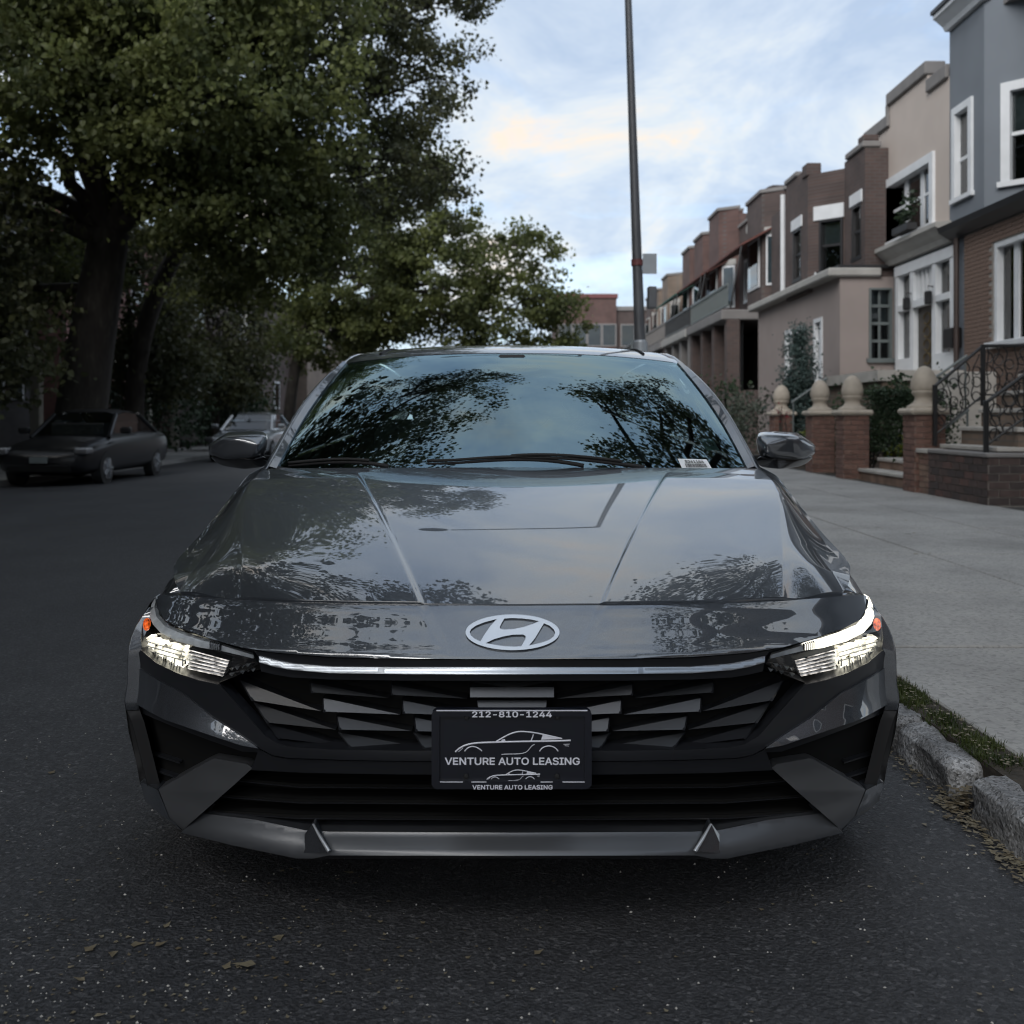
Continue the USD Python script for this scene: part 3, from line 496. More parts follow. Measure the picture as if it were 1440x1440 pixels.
# ---- cheeks, corner vents, wings, intake, lip
ck_low = lft([(174, 985), (196, 990), (243, 1009.5), (293, 1028.5), (340, 1046.5), (363, 1052.5)])
cheek = [p for p in sur_out[1:7]] + ck_low[::-1][1:] + lft([(174.5, 976), (180, 953), (187, 935)])
def ck_s(a, b): return np.stack([0 * a, -.034 * np.clip((b - 930 - (1248 - a) * .68) / 55, 0, 1.2) * np.clip((1262 - a) / 60, 0, 1), 0 * a], -1)
for mm in (fix(fp(cheek, -.004, 7, .06, .004, ck_s)),):
    both('bumper_cheek', mm, PAINT)
vent = ck_low[::-1] + lft([(182, 1040), (199, 1103), (224, 1109), (288, 1073), (296, 1070), (352, 1082)])[0:] 
both('corner_vent', fix(fp(lft([(363, 1053), (340, 1047), (293, 1029), (243, 1010), (196, 990), (174, 986), (180, 1030), (199, 1104), (225, 1110), (290, 1074), (352, 1083)]), .05, 9, .06)), 'intake_black')
both('vent_lip', fix(fp(lft([(174, 985), (196, 990), (243, 1009.5), (293, 1028.5), (363, 1052.5), (362, 1058), (340, 1057), (293, 1041), (243, 1022), (196, 1002), (176, 999)]), .012, 6, .05, .004)), 'satin_dark_trim')
for yy in (1062, 1084): both('vent_fin', fix(fp(lft([(203, yy - 6), (252, yy + 10), (252, yy + 12), (203, yy - 3)]), .03, 6, .02)), 'satin_dark_trim')
def wing_s(a, b): return np.stack([0 * a, .028 * np.clip((b - 1068 - (1438 - a - 200) * 0.0) / 100, 0, 1) * 0 + .02 * np.clip((1110 - b) / 40, 0, 1), 0 * a], -1)
both('bumper_wing', fix(fp(lft([(222, 1110), (288, 1074), (297, 1070.5), (344, 1078), (352, 1083), (256, 1167), (238, 1151)]), -.004, 7, .05, .003, wing_s)), 'wing_grey')
both('bumper_corner', fix(fp(lft([(196, 1100), (203, 1126), (222, 1143), (254, 1167), (237, 1150), (221, 1111), (205, 1103)]), -.006, 5, .08, .004)), PAINT)
both('bumper_corner_skirt', fix(fp(lft([(178, 1000), (184, 1000), (206, 1103), (196, 1103)]), .02, 6, .25, .003)), 'matte_black')
bar_low = lft([(352, 1083), (432, 1087), (560, 1089), (CX, 1090)])
obj(car, 'lower_bar', fix(fp(sym([(CX, 1071.5), (878, 1071), (945, 1070), (1034, 1067), (1056, 1063)] + lft([(363, 1053.5)]) + bar_low), .006, 8, .05, .003)), 'satin_dark_trim', 30)
lip_top = lft([(279, 1148), (354, 1157), (424, 1172), (463, 1174.5), (CX, 1176)])
obj(car, 'lower_intake', fix(fp(sym(bar_low[::-1] + lip_top), .10, 14, .05)), 'intake_black', 30)
for y0, y1, xl in ((1104, 1110, 331), (1126, 1132, 305), (1148, 1154, 296)):
    sl = sym([(CX, y0), (1438 - 420, y0 - 2), (1438 - xl, y0 - 9), (1438 - xl, y0 - 5), (1438 - 420, y1 - 2), (CX, y1)])
    obj(car, 'intake_slat', fix(fp(sl, .035, 9, .06, .002)), 'intake_black', 30)
    obj(car, 'slat_edge', fix(fp(sym([(CX, y1 - 1.2), (1438 - 420, y1 - 3.2), (1438 - xl, y0 - 6), (1438 - xl, y0 - 5), (1438 - 420, y1 - 2.2), (CX, y1 - .2)]), .032, 6, .004, .001)), 'satin_dark_trim', 30)
lip_bot = lft([(256, 1168), (330, 1186), (418, 1204), (440, 1204), (463, 1199.5), (CX, 1200)])
def lip_s(a, b):
    t = np.abs(a - CX); yt = np.interp(t, [0, 256, 295, 365, 440], [1176, 1174.5, 1172, 1157, 1148]); yb = np.interp(t, [0, 256, 279, 301, 389, 463], [1200, 1199.5, 1204, 1204, 1186, 1168])
    k = np.clip((b - yt) / (yb - yt + 1e-6), 0, 1); return np.stack([0 * a, .030 * (1 - k) - .012, 0 * a], -1)
obj(car, 'front_lip', fix(fp(sym(lip_top[::-1] + lip_bot), .0, 6, .06, .003, lip_s)), 'lip_grey', 30)
obj(car, 'lip_underside', fix(fp(sym([(CX, 1201), (975, 1200.5), (998, 1205), (1020, 1205), (1108, 1187), (1182, 1168), (1182, 1170), (1108, 1190), (1020, 1208), (CX, 1207)]), .004, 6, .3, .003)), 'gloss_black', 30)
def canard():
    a, b, c = [front(np.array([x]), np.array([y]), o)[0] for x, y, o in ((999, 1157.5, .008), (977, 1197.5, -.024), (1012, 1175, .014))]
    d = front(np.array([974.0]), np.array([1192.0]), .0)[0]; e = front(np.array([1018.0]), np.array([1200.0]), -.004)[0]
    h = trimesh.convex.convex_hull(np.array([a, b, c, d, e, a + [0, .03, 0], e + [0, .03, 0]])); return np.array(h.vertices), np.array(h.faces)
both('lip_fin', canard(), PAINT, 10)
ed = [front(np.array([x]), np.array([y]), o)[0] for x, y, o in ((998.5, 1159, .004), (988, 1178, -.011), (976.5, 1197, -.028))]
both('lip_fin_edge', tube(np.array(ed), [.0025, .004, .0045], 6), 'badge_silver', True)
# ---- headlights
def headlight(side_):
    mr = (lambda m: m) if side_ > 0 else mirror; nm = numbered(car, 'headlight')
    v, f = mr(fix(fp(hl, .075, 8, .01, .001)))[:2]; LOC[nm] = LOC[car]
    p = usdkit.mesh(stage, nm, (v - LOC[car], f), MATS['gloss_black'], smooth=30)
    LOC[nm] = LOC[car]
    if side_ < 0: tag(p.GetPrim(), 'headlight with its upper light strip unlit')
    obj(nm, 'lens', mr(fix(fp(hl, .004, 6, .001, .0005))), 'lens_clear', True)
    # side wall of the housing
    b = front(np.array([q[0] for q in hl]), np.array([q[1] for q in hl]), .008); c = b + [0, .07, 0]
    obj(nm, 'housing_wall', mr(grid(np.stack([np.vstack([b, b[:1]]), np.vstack([c, c[:1]])], 0))), 'satin_dark_trim', 30)
    up = [(1217.5, 837), (1222, 853), (1219, 867), (1206.7, 881), (1181.7, 891.7), (1156.7, 900), (1130, 906.7)]
    lo = [(1130, 914.7), (1156.7, 911), (1190, 901.7), (1213, 890), (1224, 878), (1228.5, 866.7), (1226, 850), (1221.5, 840)]
    obj(nm, 'light_strip', mr(fix(fp(up + lo, .014, 4, .02, .002))), 'lamp_strip_lit' if side_ > 0 else 'strip_unlit', 30)
    obj(nm, 'strip_end', mr(fix(fp([(1129, 907), (1082.5, 921), (1082.5, 926), (1129, 915)], .02, 5, .02, .002))), 'strip_unlit', 30)
    for k in range(6):
        x = 1130 + k * 2.7; obj(nm, 'strip_rib', mr(fix(fp([(x, 906.5 - k * .8), (x + .9, 906.2 - k * .8), (x + .9, 915 - k * .6), (x, 915.2 - k * .6)], .011, 3, .01))), 'satin_dark_trim')
    obj(nm, 'reflector', mr(fix(fp([(1172, 913), (1205, 904), (1229, 894), (1237, 901), (1237, 917), (1222, 928), (1186, 943), (1176, 935)], .045, 4, .02, .002,
        lambda a, b: np.stack([0 * a, .012 * np.sin(a * .55) * np.cos(b * .4), 0 * a], -1)))), 'lamp_lit', 30)
    for k in range(15):
        x = 1178 + k * 3.8; yb = np.interp(x, [1176, 1186, 1222, 1237], [934, 942, 928, 917]); hgt = 9 + 5 * math.sin(k * 1.9)
        obj(nm, 'crystal', mr(fix(tile([(x, yb - hgt), (x + .3, yb - 1.5), (x + 1.7, yb - 2.2), (x + 1.2, yb - hgt + 2)], (.030, .034, .036, .032), .006))), 'satin_chrome')
    for k in range(3):
        y0 = 914 + k * 6; obj(nm, 'crystal_bar', mr(fix(tile([(1180, y0 + 3), (1180, y0 + 4.2), (1234 - 3 * k, y0 - 11.5 + k), (1234 - 3 * k, y0 - 12.6 + k)], (.03, .03, .03, .03), .006))), 'strip_unlit')
    for k in range(6):
        t = k / 5; x0, y0 = 1116 + 8 * t, 927 + 21 * t; x1, y1 = 1173 + 2 * t, 911.5 + 26 * t
        obj(nm, 'chrome_fin', mr(fix(tile([(x0, y0), (x0, y0 + 1.9), (x1, y1 + 1.9), (x1, y1)], (.034, .028, .028, .034), .03))), 'satin_chrome')
        obj(nm, 'lit_fin', mr(fix(tile([(x0 + 2, y0 + 2.0), (x0 + 2, y0 + 3.3), (x1, y1 + 3.3), (x1, y1 + 2.0)], (.031, .029, .029, .031), .01))), 'lamp_dim')
    for k in range(10):
        x = 1080 + (k % 5) * 7.5; y = 932 + (k // 5) * 8 + (k % 5) * 1.7
        obj(nm, 'facet', mr(fix(tile([(x, y), (x + 3, y + 5), (x + 7, y + 1)], (.012, .03, .02), .01))), 'strip_unlit' if k % 2 else 'bright_chrome')
    c_ = front(np.array([1232.5]), np.array([878.0]), .028)[0]; s_ = trimesh.creation.icosphere(2, 1.0); vv = s_.vertices * [.008, .012, .015] + c_
    obj(nm, 'amber_marker', mr((vv, s_.faces)), 'lamp_amber', 40)
headlight(1); headlight(-1)
# ---- emblem (traced from the photograph, raised 6 mm)
def crop(pts, x0, y0, s): return [(x0 + x / s, y0 + y / s) for x, y in pts]
th = np.linspace(0, 2 * np.pi, 64, endpoint=False); oval = Polygon([(719.8 + 66 * math.cos(a), 889.2 + 25 * math.sin(a)) for a in th])
holes = [[(175,350),(195,310),(260,265),(360,225),(520,183),(440,270),(370,370),(310,468),(240,435),(190,390)], [(555,290),(580,235),(615,178),(700,172),(830,176),(950,190),(1055,212),(980,245),(860,285),(740,310),(620,318),(565,310)],
         [(375,490),(480,440),(600,405),(720,383),(850,380),(885,400),(880,440),(830,528),(740,535),(600,528)], [(1115,238),(1190,270),(1240,315),(1258,360),(1240,405),(1180,450),(1080,485),(925,520),(1000,430),(1060,330)]]
for h in holes: oval = oval.difference(Polygon(crop(h, 640, 850, 9)).buffer(.8).buffer(-.8))
obj(car, 'emblem', fix(fp(oval, -.006, 2.2, .008, .0015)), 'badge_silver', 30)
# ---- licence plate with frame, drawing and lettering
PY = 2.022; pw = lambda x: (x - CX) * PY / F; pz = lambda y: EYE - (y - HORIZON) * PY / F
rr = Polygon([(606, 997), (831, 997), (831, 1109), (606, 1109)]).buffer(-9).buffer(9)
def flat(poly, y0, y1): return slab_prism(poly, lambda a, b, t: np.stack([pw(a), t, pz(b)], -1), y0, y1)
plate = obj(car, 'licence_plate', fix(flat(list(rr.exterior.coords), PY + .004, PY + .012)), 'plate_black')
inner_ = Polygon([(617, 1007), (821, 1007), (821, 1098), (617, 1098)])
m = trimesh.creation.extrude_polygon(rr.difference(inner_), 1.0, engine='earcut'); obj(plate, 'plate_frame', fix((np.stack([pw(m.vertices[:, 0]), PY - .003 + m.vertices[:, 2] * .0075, pz(m.vertices[:, 1])], -1), np.array(m.faces))), 'plate_black')
obj(car, 'plate_bracket', box(pw(640), pw(800), PY + .013, PY + .05, pz(1095), pz(1012)), 'matte_black')
for (a, b, c, d) in ((613, 997.8, 825, 999.2), (618, 1098.2, 650, 1099.2), (662, 1098.2, 683, 1099.2), (759, 1098.2, 776, 1099.2), (790, 1098.2, 821, 1099.2)): obj(plate, 'frame_highlight', box(pw(a), pw(c), PY - .0042, PY - .0032, pz(d), pz(b)), 'print_silver')
for (sx, sy) in ((655, 1009), (783, 1009), (654.5, 1092), (782.5, 1092)):
    v, f = revolve([(0, .003), (.004, .0025), (.0055, 0), (.0055, -.002)], 0, 0, 14); obj(plate, 'screw', fix((np.stack([pw(sx) + v[:, 0], PY + .001 - v[:, 2], pz(sy) + v[:, 1]], 1), f)), 'matte_black', 40)
def lettering(txt, x0, x1, y0, y1, yf):
    for bold, mt, d in ((True, 'print_silver', 0.0), (False, 'plate_black', .0006))[:1]:
        t = meshkit.text_mesh(txt, .1, .001, bold); v = t.vertices.copy(); lo, hi = v.min(0), v.max(0); k = .0 if bold else .010
        w, h = x1 - x0, y1 - y0; vx = x0 + w * (v[:, 0] - lo[0]) / (hi[0] - lo[0]); vy = y1 - h * (v[:, 1] - lo[1]) / (hi[1] - lo[1])
        if not bold: vx = x0 + .45 + (vx - x0) * (w - .9) / w; vy = y0 + .55 + (vy - y0) * (h - 1.1) / h
        obj(plate, 'lettering' if bold else 'letter_fill', fix((np.stack([pw(vx), yf - d - v[:, 2] * .5, pz(vy)], -1), np.array(t.faces))), mt)
lettering('212-810-1244', 663, 775, 999.5, 1008, PY - .0035); lettering('VENTURE AUTO LEASING', 624.5, 814.5, 1066, 1076.5, PY + .0035); lettering('VENTURE AUTO LEASING', 663.5, 776, 1103, 1109.3, PY - .0035)
def drawing(x0, y0, s, yf, w):
    """side view of a sports coupe in thin lines; picture units of the plate crop (6 per pixel)"""
    Q = lambda pts: np.array([(pw(x0 + x * s), yf, pz(y0 + y * s)) for x, y in pts])
    lines = [([(235, 437), (265, 410), (310, 385), (360, 370), (420, 362), (500, 358), (700, 352), (900, 348), (1100, 345), (1210, 340)], 1.5), ([(580, 350), (640, 315), (700, 285), (760, 268), (820, 266), (900, 275), (980, 290), (1060, 308), (1135, 325)], 1.2),
             ([(315, 432), (340, 405), (380, 392), (420, 402), (460, 430)], 1.0), ([(948, 432), (975, 402), (1025, 388), (1075, 402), (1103, 432)], 1.0), ([(895, 290), (885, 320), (875, 342)], 1.0), ([(625, 460), (700, 456), (800, 450), (840, 435), (870, 400), (905, 375)], .6), ([(262, 437), (285, 418), (300, 405)], .6), ([(1150, 375), (1200, 372)], .5), ([(1160, 385), (1195, 390)], .4)]
    obj(plate, 'coupe_drawing', cat(*[tube(spl(Q(l), 24) if len(l) > 2 else Q(l), w * k, 5) for l, k in lines]), 'print_silver')
    poly = [(975, 290), (1060, 308), (1140, 328), (960, 334)]; obj(plate, 'coupe_drawing', fix(slab_prism([(x0 + x * s, y0 + y * s) for x, y in poly], lambda a, b, t: np.stack([pw(a), t, pz(b)], -1), yf - .0006, yf)), 'print_silver')
    obj(plate, 'coupe_drawing', fix(slab_prism([(x0 + x * s, y0 + y * s) for x, y in [(622, 345), (630, 332), (655, 330), (658, 342), (645, 348)]], lambda a, b, t: np.stack([pw(a), t, pz(b)], -1), yf - .0006, yf)), 'print_silver')
drawing(600, 985, 1 / 6, PY + .0028, .0011); drawing(665.5, 1062.5, 1 / 13, PY + .0005, .0007)
# ---- cowl, wipers, stickers, mirrors, cabin
cw = spl([m_(p) for p in bt[:0:-1]] + bt, 41); cwf = cw + np.array([0, -.05, -.008]); cwf2 = cw + np.array([0, -.14, -.03])
obj(car, 'cowl', fix(grid(np.stack([cw + [0, .01, .01], cw + [0, -.012, .004], cwf, cwf2], 0)), (0, -1, 1)), 'matte_black', 30)
def wiper(pts, r=.006):
    p = spl([P3(*q) for q in pts], 24); w = obj(car, 'wiper', tube(p, np.linspace(r * 1.3, r * .7, 24), 6), 'matte_black', True)
    b = p[4:] + np.array([0, -.004, .010]); obj(w, 'wiper_blade', tube(b, .005, 5), 'rubber', True); return w
wiper([(820, 655, 3.285), (760, 647, 3.29), (700, 647, 3.30), (640, 651, 3.31), (600, 652, 3.32)]); wiper([(545, 656, 3.31), (490, 650, 3.33), (440, 652, 3.37), (405, 655, 3.41)])
wiper([(905, 657, 3.30), (850, 650, 3.29), (800, 645, 3.285), (760, 643.5, 3.285), (718, 645, 3.30)])
def wsurf(px, py):
    """point of the windscreen seen at the pixel"""
    d = np.array([(px - CX) / F, 1, -(py - HORIZON) / F]); o = np.array([0, 0, EYE]); q = ws.reshape(-1, 3) - o; c = np.cross(q, d); i = np.argmin((c ** 2).sum(1) + 0 * q[:, 1]); Y = q[i, 1] + .012; return P3(px, py, Y)
def quad(pts, off=0.0): p = np.array([wsurf(*q) for q in pts]) + [0, off, 0]; return fix((p, np.array([[0, 1, 2], [0, 2, 3]])))
def bil(c, a, b): return (1-a)*(1-b)*c[0] + a*(1-b)*c[1] + a*b*c[2] + (1-a)*b*c[3]
st = np.array([P3(952, 645, 3.375), P3(992.5, 646, 3.395), P3(1000, 658.5, 3.375), P3(958, 658.5, 3.355)])
stk = obj(car, 'barcode_sticker', fix((st, np.array([[0, 1, 2], [0, 2, 3]]))), 'sticker_white', label='white paper sticker with black barcode at the foot of the windscreen')
R2 = np.random.default_rng(5); a = .16; bars = []
while a < .86:
    w = R2.choice([.008, .014, .022]); bars.append((np.array([bil(st, *q) for q in ((a, .52), (a + w, .52), (a + w, .93), (a, .93))]) + [0, -.002, .001], np.array([[0, 1, 2], [0, 2, 3]]))); a += w + R2.choice([.008, .014])
obj(stk, 'barcode', fix(cat(*bars)), 'matte_black')
def text_on(parent, c, txt, a0, a1, b0, b1, m_t):
    t = meshkit.text_mesh(txt, .1, .001, True); v = t.vertices; lo, hi = v.min(0), v.max(0); A = a0 + (a1 - a0) * (v[:, 0] - lo[0]) / (hi[0] - lo[0]); B = b1 - (b1 - b0) * (v[:, 1] - lo[1]) / (hi[1] - lo[1])
    obj(parent, 'lettering', fix((np.array([bil(c, x, y) for x, y in zip(A, B)]) + [0, -.0022, .001] - np.outer(v[:, 2], [0, 1, 0]), np.array(t.faces))), m_t)
text_on(stk, st, 'S2611S4', .2, .84, .16, .44, 'matte_black')
sg = np.array([wsurf(985, 617), wsurf(1003, 617), wsurf(1012, 633), wsurf(993, 634)]) + [0, .02, 0]
s2 = obj(car, 'inspection_sticker', fix((sg, np.array([[0, 1, 2], [0, 2, 3]]))), 'sticker_green', label='small pale green inspection sticker inside the windscreen')
text_on(s2, sg, '9/26', .2, .8, .3, .7, 'interior_dark')
def mirror_part(pts_f, pts_b, soft=6):
    h = trimesh.convex.convex_hull(np.array([P3(*q) for q in pts_f + pts_b])); lo, hi = h.bounds
    for _ in range(4): h = h.subdivide()
    h.merge_vertices(); trimesh.smoothing.filter_laplacian(h, lamb=.5, iterations=soft * 5); v = np.array(h.vertices); a, b = v.min(0), v.max(0)
    return lo + (v - a) / (b - a) * (hi - lo), np.array(h.faces)
both('mirror', mirror_part([(1065, 612, 3.50), (1118, 614, 3.48), (1139, 627, 3.54), (1139, 636, 3.54), (1122, 645, 3.50), (1082, 643, 3.47), (1078, 626, 3.46)], [(1064, 606.5, 3.60), (1119, 608.5, 3.60), (1143, 625, 3.62), (1143, 638, 3.62), (1124, 650, 3.62), (1068, 646, 3.62)]), PAINT, True)
both('mirror_base', mirror_part([(1066, 640, 3.53), (1084, 645, 3.49), (1122, 646, 3.52), (1136, 640, 3.56)], [(1070, 657, 3.60), (1093, 659.5, 3.58), (1124, 655, 3.60), (1140, 640, 3.62), (1062, 648, 3.62)]), 'gloss_black', 25)
both('mirror_arm', mirror_part([(1058, 640, 3.60), (1078, 640, 3.58), (1078, 650, 3.58), (1060, 652, 3.60)], [(1050, 642, 3.7), (1070, 642, 3.7), (1052, 652, 3.7), (1070, 652, 3.7)]), 'matte_black', 25)
# cabin
obj(car, 'dashboard', fix(cat(grid(np.stack([cw + [0, .02, -.012], cw * [.97, 1, 1] + [0, .30, -.0], cw * [.95, 1, 1] + [0, .55, -.05], cw * [.95, 1, 1] + [0, .6, -.35]], 0))), (0, 0, 1)), 'interior_dark', 30)
def seat(x, y, s=1.0):
    t = obj(car, 'seat', cat(bevel_box(x - .26, x + .26, y, y + .55, .45, .60, .05), bevel_box(x - .26 * s, x + .26 * s, y + .48, y + .62, .55, 1.08, .06)), 'interior_grey', 30)
    obj(t, 'headrest', bevel_box(x - .14, x + .14, y + .52, y + .62, 1.10, 1.27, .045), 'interior_grey', 30)
seat(-.37, 4.15); seat(.37, 4.15)
obj(car, 'rear_seat', cat(bevel_box(-.65, .65, 5.1, 5.6, .45, .62, .05), bevel_box(-.65, .65, 5.5, 5.64, .55, 1.05, .05)), 'interior_grey', 30)
an = np.linspace(0, 2 * np.pi, 33); sw = np.stack([.37 + .18 * np.cos(an), 3.98 + .07 * np.sin(an), .93 + .165 * np.sin(an)], 1); obj(car, 'steering_wheel', cat(tube(sw, .016, 8, False), bevel_box(.30, .44, 3.97, 4.0, .87, .97, .01)), 'interior_dark', True)
obj(car, 'parcel_shelf', box(-.60, .60, 5.62, 6.3, 1.0, 1.03), 'interior_dark'); obj(car, 'cabin_floor', box(-.8, .8, 3.6, 5.7, .27, .3), 'interior_dark')
obj(car, 'headlining', fix(grid((rf * [.96, 1, 1] + [0, 0, -.03])[2:]), (0, 0, -1)), 'headliner', True)
mh = P3(719, 512, 4.06); obj(car, 'interior_mirror', cat(bevel_box(-.12, .12, mh[1] + .02, mh[1] + .06, 1.235, 1.30, .015), bevel_box(-.06, .06, mh[1] - .06, mh[1] + .04, 1.275, 1.335, .015)), 'interior_dark', 30)

# ================================================================== GROUND
top('road', grid(np.stack([*np.meshgrid(np.array([-400, -60, -9.4, -2.0, 20, 60, 400.0]), np.array([-200, -30, 0, 30, 90, 900.0]), indexing='ij'), np.repeat(np.array([-.17, -.17, -.17, 0, 0, 0, 0.0])[:, None], 6, 1)], -1)), 'asphalt', 'dark worn asphalt street with pale grit', kind='structure')
KX = 1.245
def rough(m, amp, freq, seed):
    v, f = m; tm = trimesh.Trimesh(v, f, process=True)
    while tm.edges_unique_length.max() > .035 and len(tm.faces) < 5000: tm = tm.subdivide()
    v = np.array(tm.vertices); c = v.mean(0); n = np.array(tm.vertex_normals)
    k = (meshkit.fbm(v * freq + seed * 7.3, 4, seed) - .5)[:, None]; return v + n * k * amp, np.array(tm.faces)
kerb = thing('kerb', 'rough granite kerb of broken stones along the right side of the road', 'kerb', (KX, 3, 0), kind='structure')
y = 1.6; kr = random.Random(3)
spans = [(1.2, 1.72), (1.8, 2.28), (2.30, 2.78), (2.90, 3.30), (3.31, 3.5), (3.55, 4.3)]; yy = 4.34
while yy < 42: L = kr.uniform(.9, 1.6); spans.append((yy, yy + L)); yy += L + .02
for i, (a, b) in enumerate(spans):
    h = .115 + kr.uniform(-.015, .012); w = .105 + kr.uniform(0, .02)
    if i < 6: m = rough(bevel_box(KX + kr.uniform(-.008, .008), KX + w, a, b, -.04, h, .022), .055, 9, i)
    else: m = bevel_box(KX, KX + w, a, b, -.04, h, .012)
    obj(kerb, 'kerb_stone', m, 'granite', 50)
walk = thing('pavement', 'grey concrete pavement of square slabs with dark joints', 'pavement', (3, 5, 0), kind='structure')
obj(walk, 'pavement_base', cat(box(1.36, 5.3, -8, 60, -.05, .10), box(5.25, 7.9, -8, 60, -.05, .115)), 'joint_dark')
ys = [-8, -5, -3.4, -1.9, -.35, 1.2, 2.75, 4.28, 5.6, 7.2, 8.9, 10.6, 12.3, 14.0, 15.7, 17.4, 19.1, 20.8, 22.5, 25, 28, 31, 34, 38, 42, 48, 54, 60]
for a, b in zip(ys[:-1], ys[1:]):
    for x0, x1 in ((1.425, 2.902), (2.92, 4.05), (4.064, 5.25)):
        dz = kr.uniform(-.003, .003); e = .018 if x0 < 1.5 and 2 < a < 3.5 else 0
        obj(walk, 'pavement_slab', bevel_box(x0 + e, x1, a + .009, b - .009, .08, .13 + dz, .006), 'concrete')
def blades(n, fn, h0, h1, w, seed, lean=.6):
    r = np.random.default_rng(seed); p = fn(r, n); a = r.uniform(0, 2 * np.pi, n); h = r.uniform(h0, h1, n); t = r.uniform(0, lean, n)
    d = np.stack([np.cos(a), np.sin(a), 0 * a], 1); s = np.stack([-np.sin(a), np.cos(a), 0 * a], 1) * w; tip = p + d * (h * np.sin(t))[:, None] + np.stack([0 * a, 0 * a, h * np.cos(t)], 1); mid = (p + tip) / 2 + [0, 0, .15 * h.mean()]
    V = np.stack([p - s, p + s, mid + s * .7, tip, mid - s * .7], 1).reshape(-1, 3); k = np.arange(n)[:, None] * 5
    return V, np.vstack([k + [0, 1, 2], k + [0, 2, 4], k + [4, 2, 3]])
top('verge_soil', rough(box(1.33, 1.46, 1.2, 4.3, .02, .118), .02, 14, 3), 'soil', 'strip of dark soil between kerb stones and pavement slabs', kind='structure')
def tufts(r, n):
    c = np.stack([r.uniform(1.34, 1.415, 46), r.uniform(2.86, 3.8, 46)], 1); i = r.integers(0, 46, n); p = c[i] + r.normal(0, .022, (n, 2)); p[:, 0] = np.clip(p[:, 0], 1.325, 1.45); return np.stack([p[:, 0], p[:, 1], np.full(n, .112)], 1)
top('grass_tuft', blades(4600, tufts, .008, .036, .002, 1, 1.35), 'grass_blades', 'short green grass strip between kerb stones and pavement', 'grass', kind='stuff')
def leaves_flat(n, fn, size, seed, z=.003, curl=.4):
    r = np.random.default_rng(seed); p = fn(r, n); a = r.uniform(0, 2 * np.pi, n); s = r.uniform(size[0], size[1], n)
    base = np.array([(0, 0, 0), (.42, .25, .1), (.2, .5, .05), (0, 1, .12), (-.22, .5, .06), (-.42, .25, .1)])
    V = base[None] * s[:, None, None] * np.stack([r.uniform(.5, 1.2, n), np.ones(n), r.uniform(0, curl * 3, n)], 1)[:, None]
    c, q = np.cos(a)[:, None], np.sin(a)[:, None]; V = np.stack([V[..., 0] * c - V[..., 1] * q, V[..., 0] * q + V[..., 1] * c, V[..., 2]], -1) + p[:, None] + [0, 0, z]
    k = np.arange(n)[:, None] * 6; return V.reshape(-1, 3), np.vstack([k + [0, i, i + 1] for i in range(1, 5)])
def scat(r, n):
    k = n // 2; x = np.r_[r.normal(-.65, .38, k), r.uniform(-2.6, 1.2, n - k)]; yv = np.r_[r.normal(1.95, .22, k), r.uniform(1.2, 3.4, n - k)]
    return np.stack([x, yv, 0 * x], 1)
top('leaf_litter', cat(leaves_flat(380, lambda r, n: np.stack([KX - .02 + r.normal(0, .028, n), r.uniform(2.25, 2.92, n), np.abs(r.normal(0, .01, n))], 1), (.008, .026), 14),leaves_flat(900, scat, (.005, .014), 2), leaves_flat(30, scat, (.018, .035), 3), leaves_flat(520, lambda r, n: np.stack([KX - .0 - np.abs(r.normal(0, .03, n)), r.uniform(1.6, 4.2, n), np.abs(r.normal(0, .006, n))], 1), (.006, .024), 4),
    leaves_flat(260, lambda r, n: np.stack([r.uniform(KX - .02, KX + .12, n), r.choice([2.84, 2.29, 2.83, 2.86], n) + r.normal(0, .03, n), r.uniform(0, .05, n)], 1), (.008, .028), 6), leaves_flat(150, lambda r, n: np.stack([r.uniform(1.33, 1.43, n), r.uniform(2.8, 3.8, n), r.uniform(.125, .135, n)], 1), (.008, .02), 8),
    leaves_flat(40, lambda r, n: np.stack([r.uniform(1.5, 4.5, n), r.uniform(3, 10, n), np.full(n, .132)], 1), (.02, .05), 9)), 'litter', 'dry leaf crumbs scattered on the asphalt and along the kerb', 'leaf litter', kind='stuff')
for (lx, ly, s, lab) in ((.955, 1.66, .022, 'single curled brown leaf lying on asphalt at lower right'), (-.505, 2.02, .05, 'crumpled brown leaf lying under the left bumper corner')):
    top('fallen_leaf', leaves_flat(1, lambda r, n: np.array([[lx, ly, .004]]), (s, s), 12, .004, .6), 'litter', lab, 'leaf')
def pebbles(n, seed):
    r = np.random.default_rng(seed); x = np.r_[r.normal(-1.0, .35, n // 3), r.uniform(-2.5, 1.22, n - n // 3)]; yv = np.r_[r.normal(1.85, .18, n // 3), r.uniform(1.1, 3.6, n - n // 3)]
    s = r.uniform(.0009, .0032, n); o = np.array([[1, 0, 0], [-1, 0, 0], [0, 1, 0], [0, -1, 0], [0, 0, 1], [0, 0, -1.0]]); V = o[None] * s[:, None, None] * r.uniform(.6, 1.4, (n, 6, 1)) + np.stack([x, yv, s * .3], 1)[:, None]
    k = np.arange(n)[:, None] * 6; f = [[0, 2, 4], [2, 1, 4], [1, 3, 4], [3, 0, 4], [2, 0, 5], [1, 2, 5], [3, 1, 5], [0, 3, 5]]; return V.reshape(-1, 3), np.vstack([k + q for q in f])
top('road_grit', pebbles(1400, 4), 'grit_stone', 'pale grit scattered over the asphalt in front of the sedan', 'grit', kind='stuff')
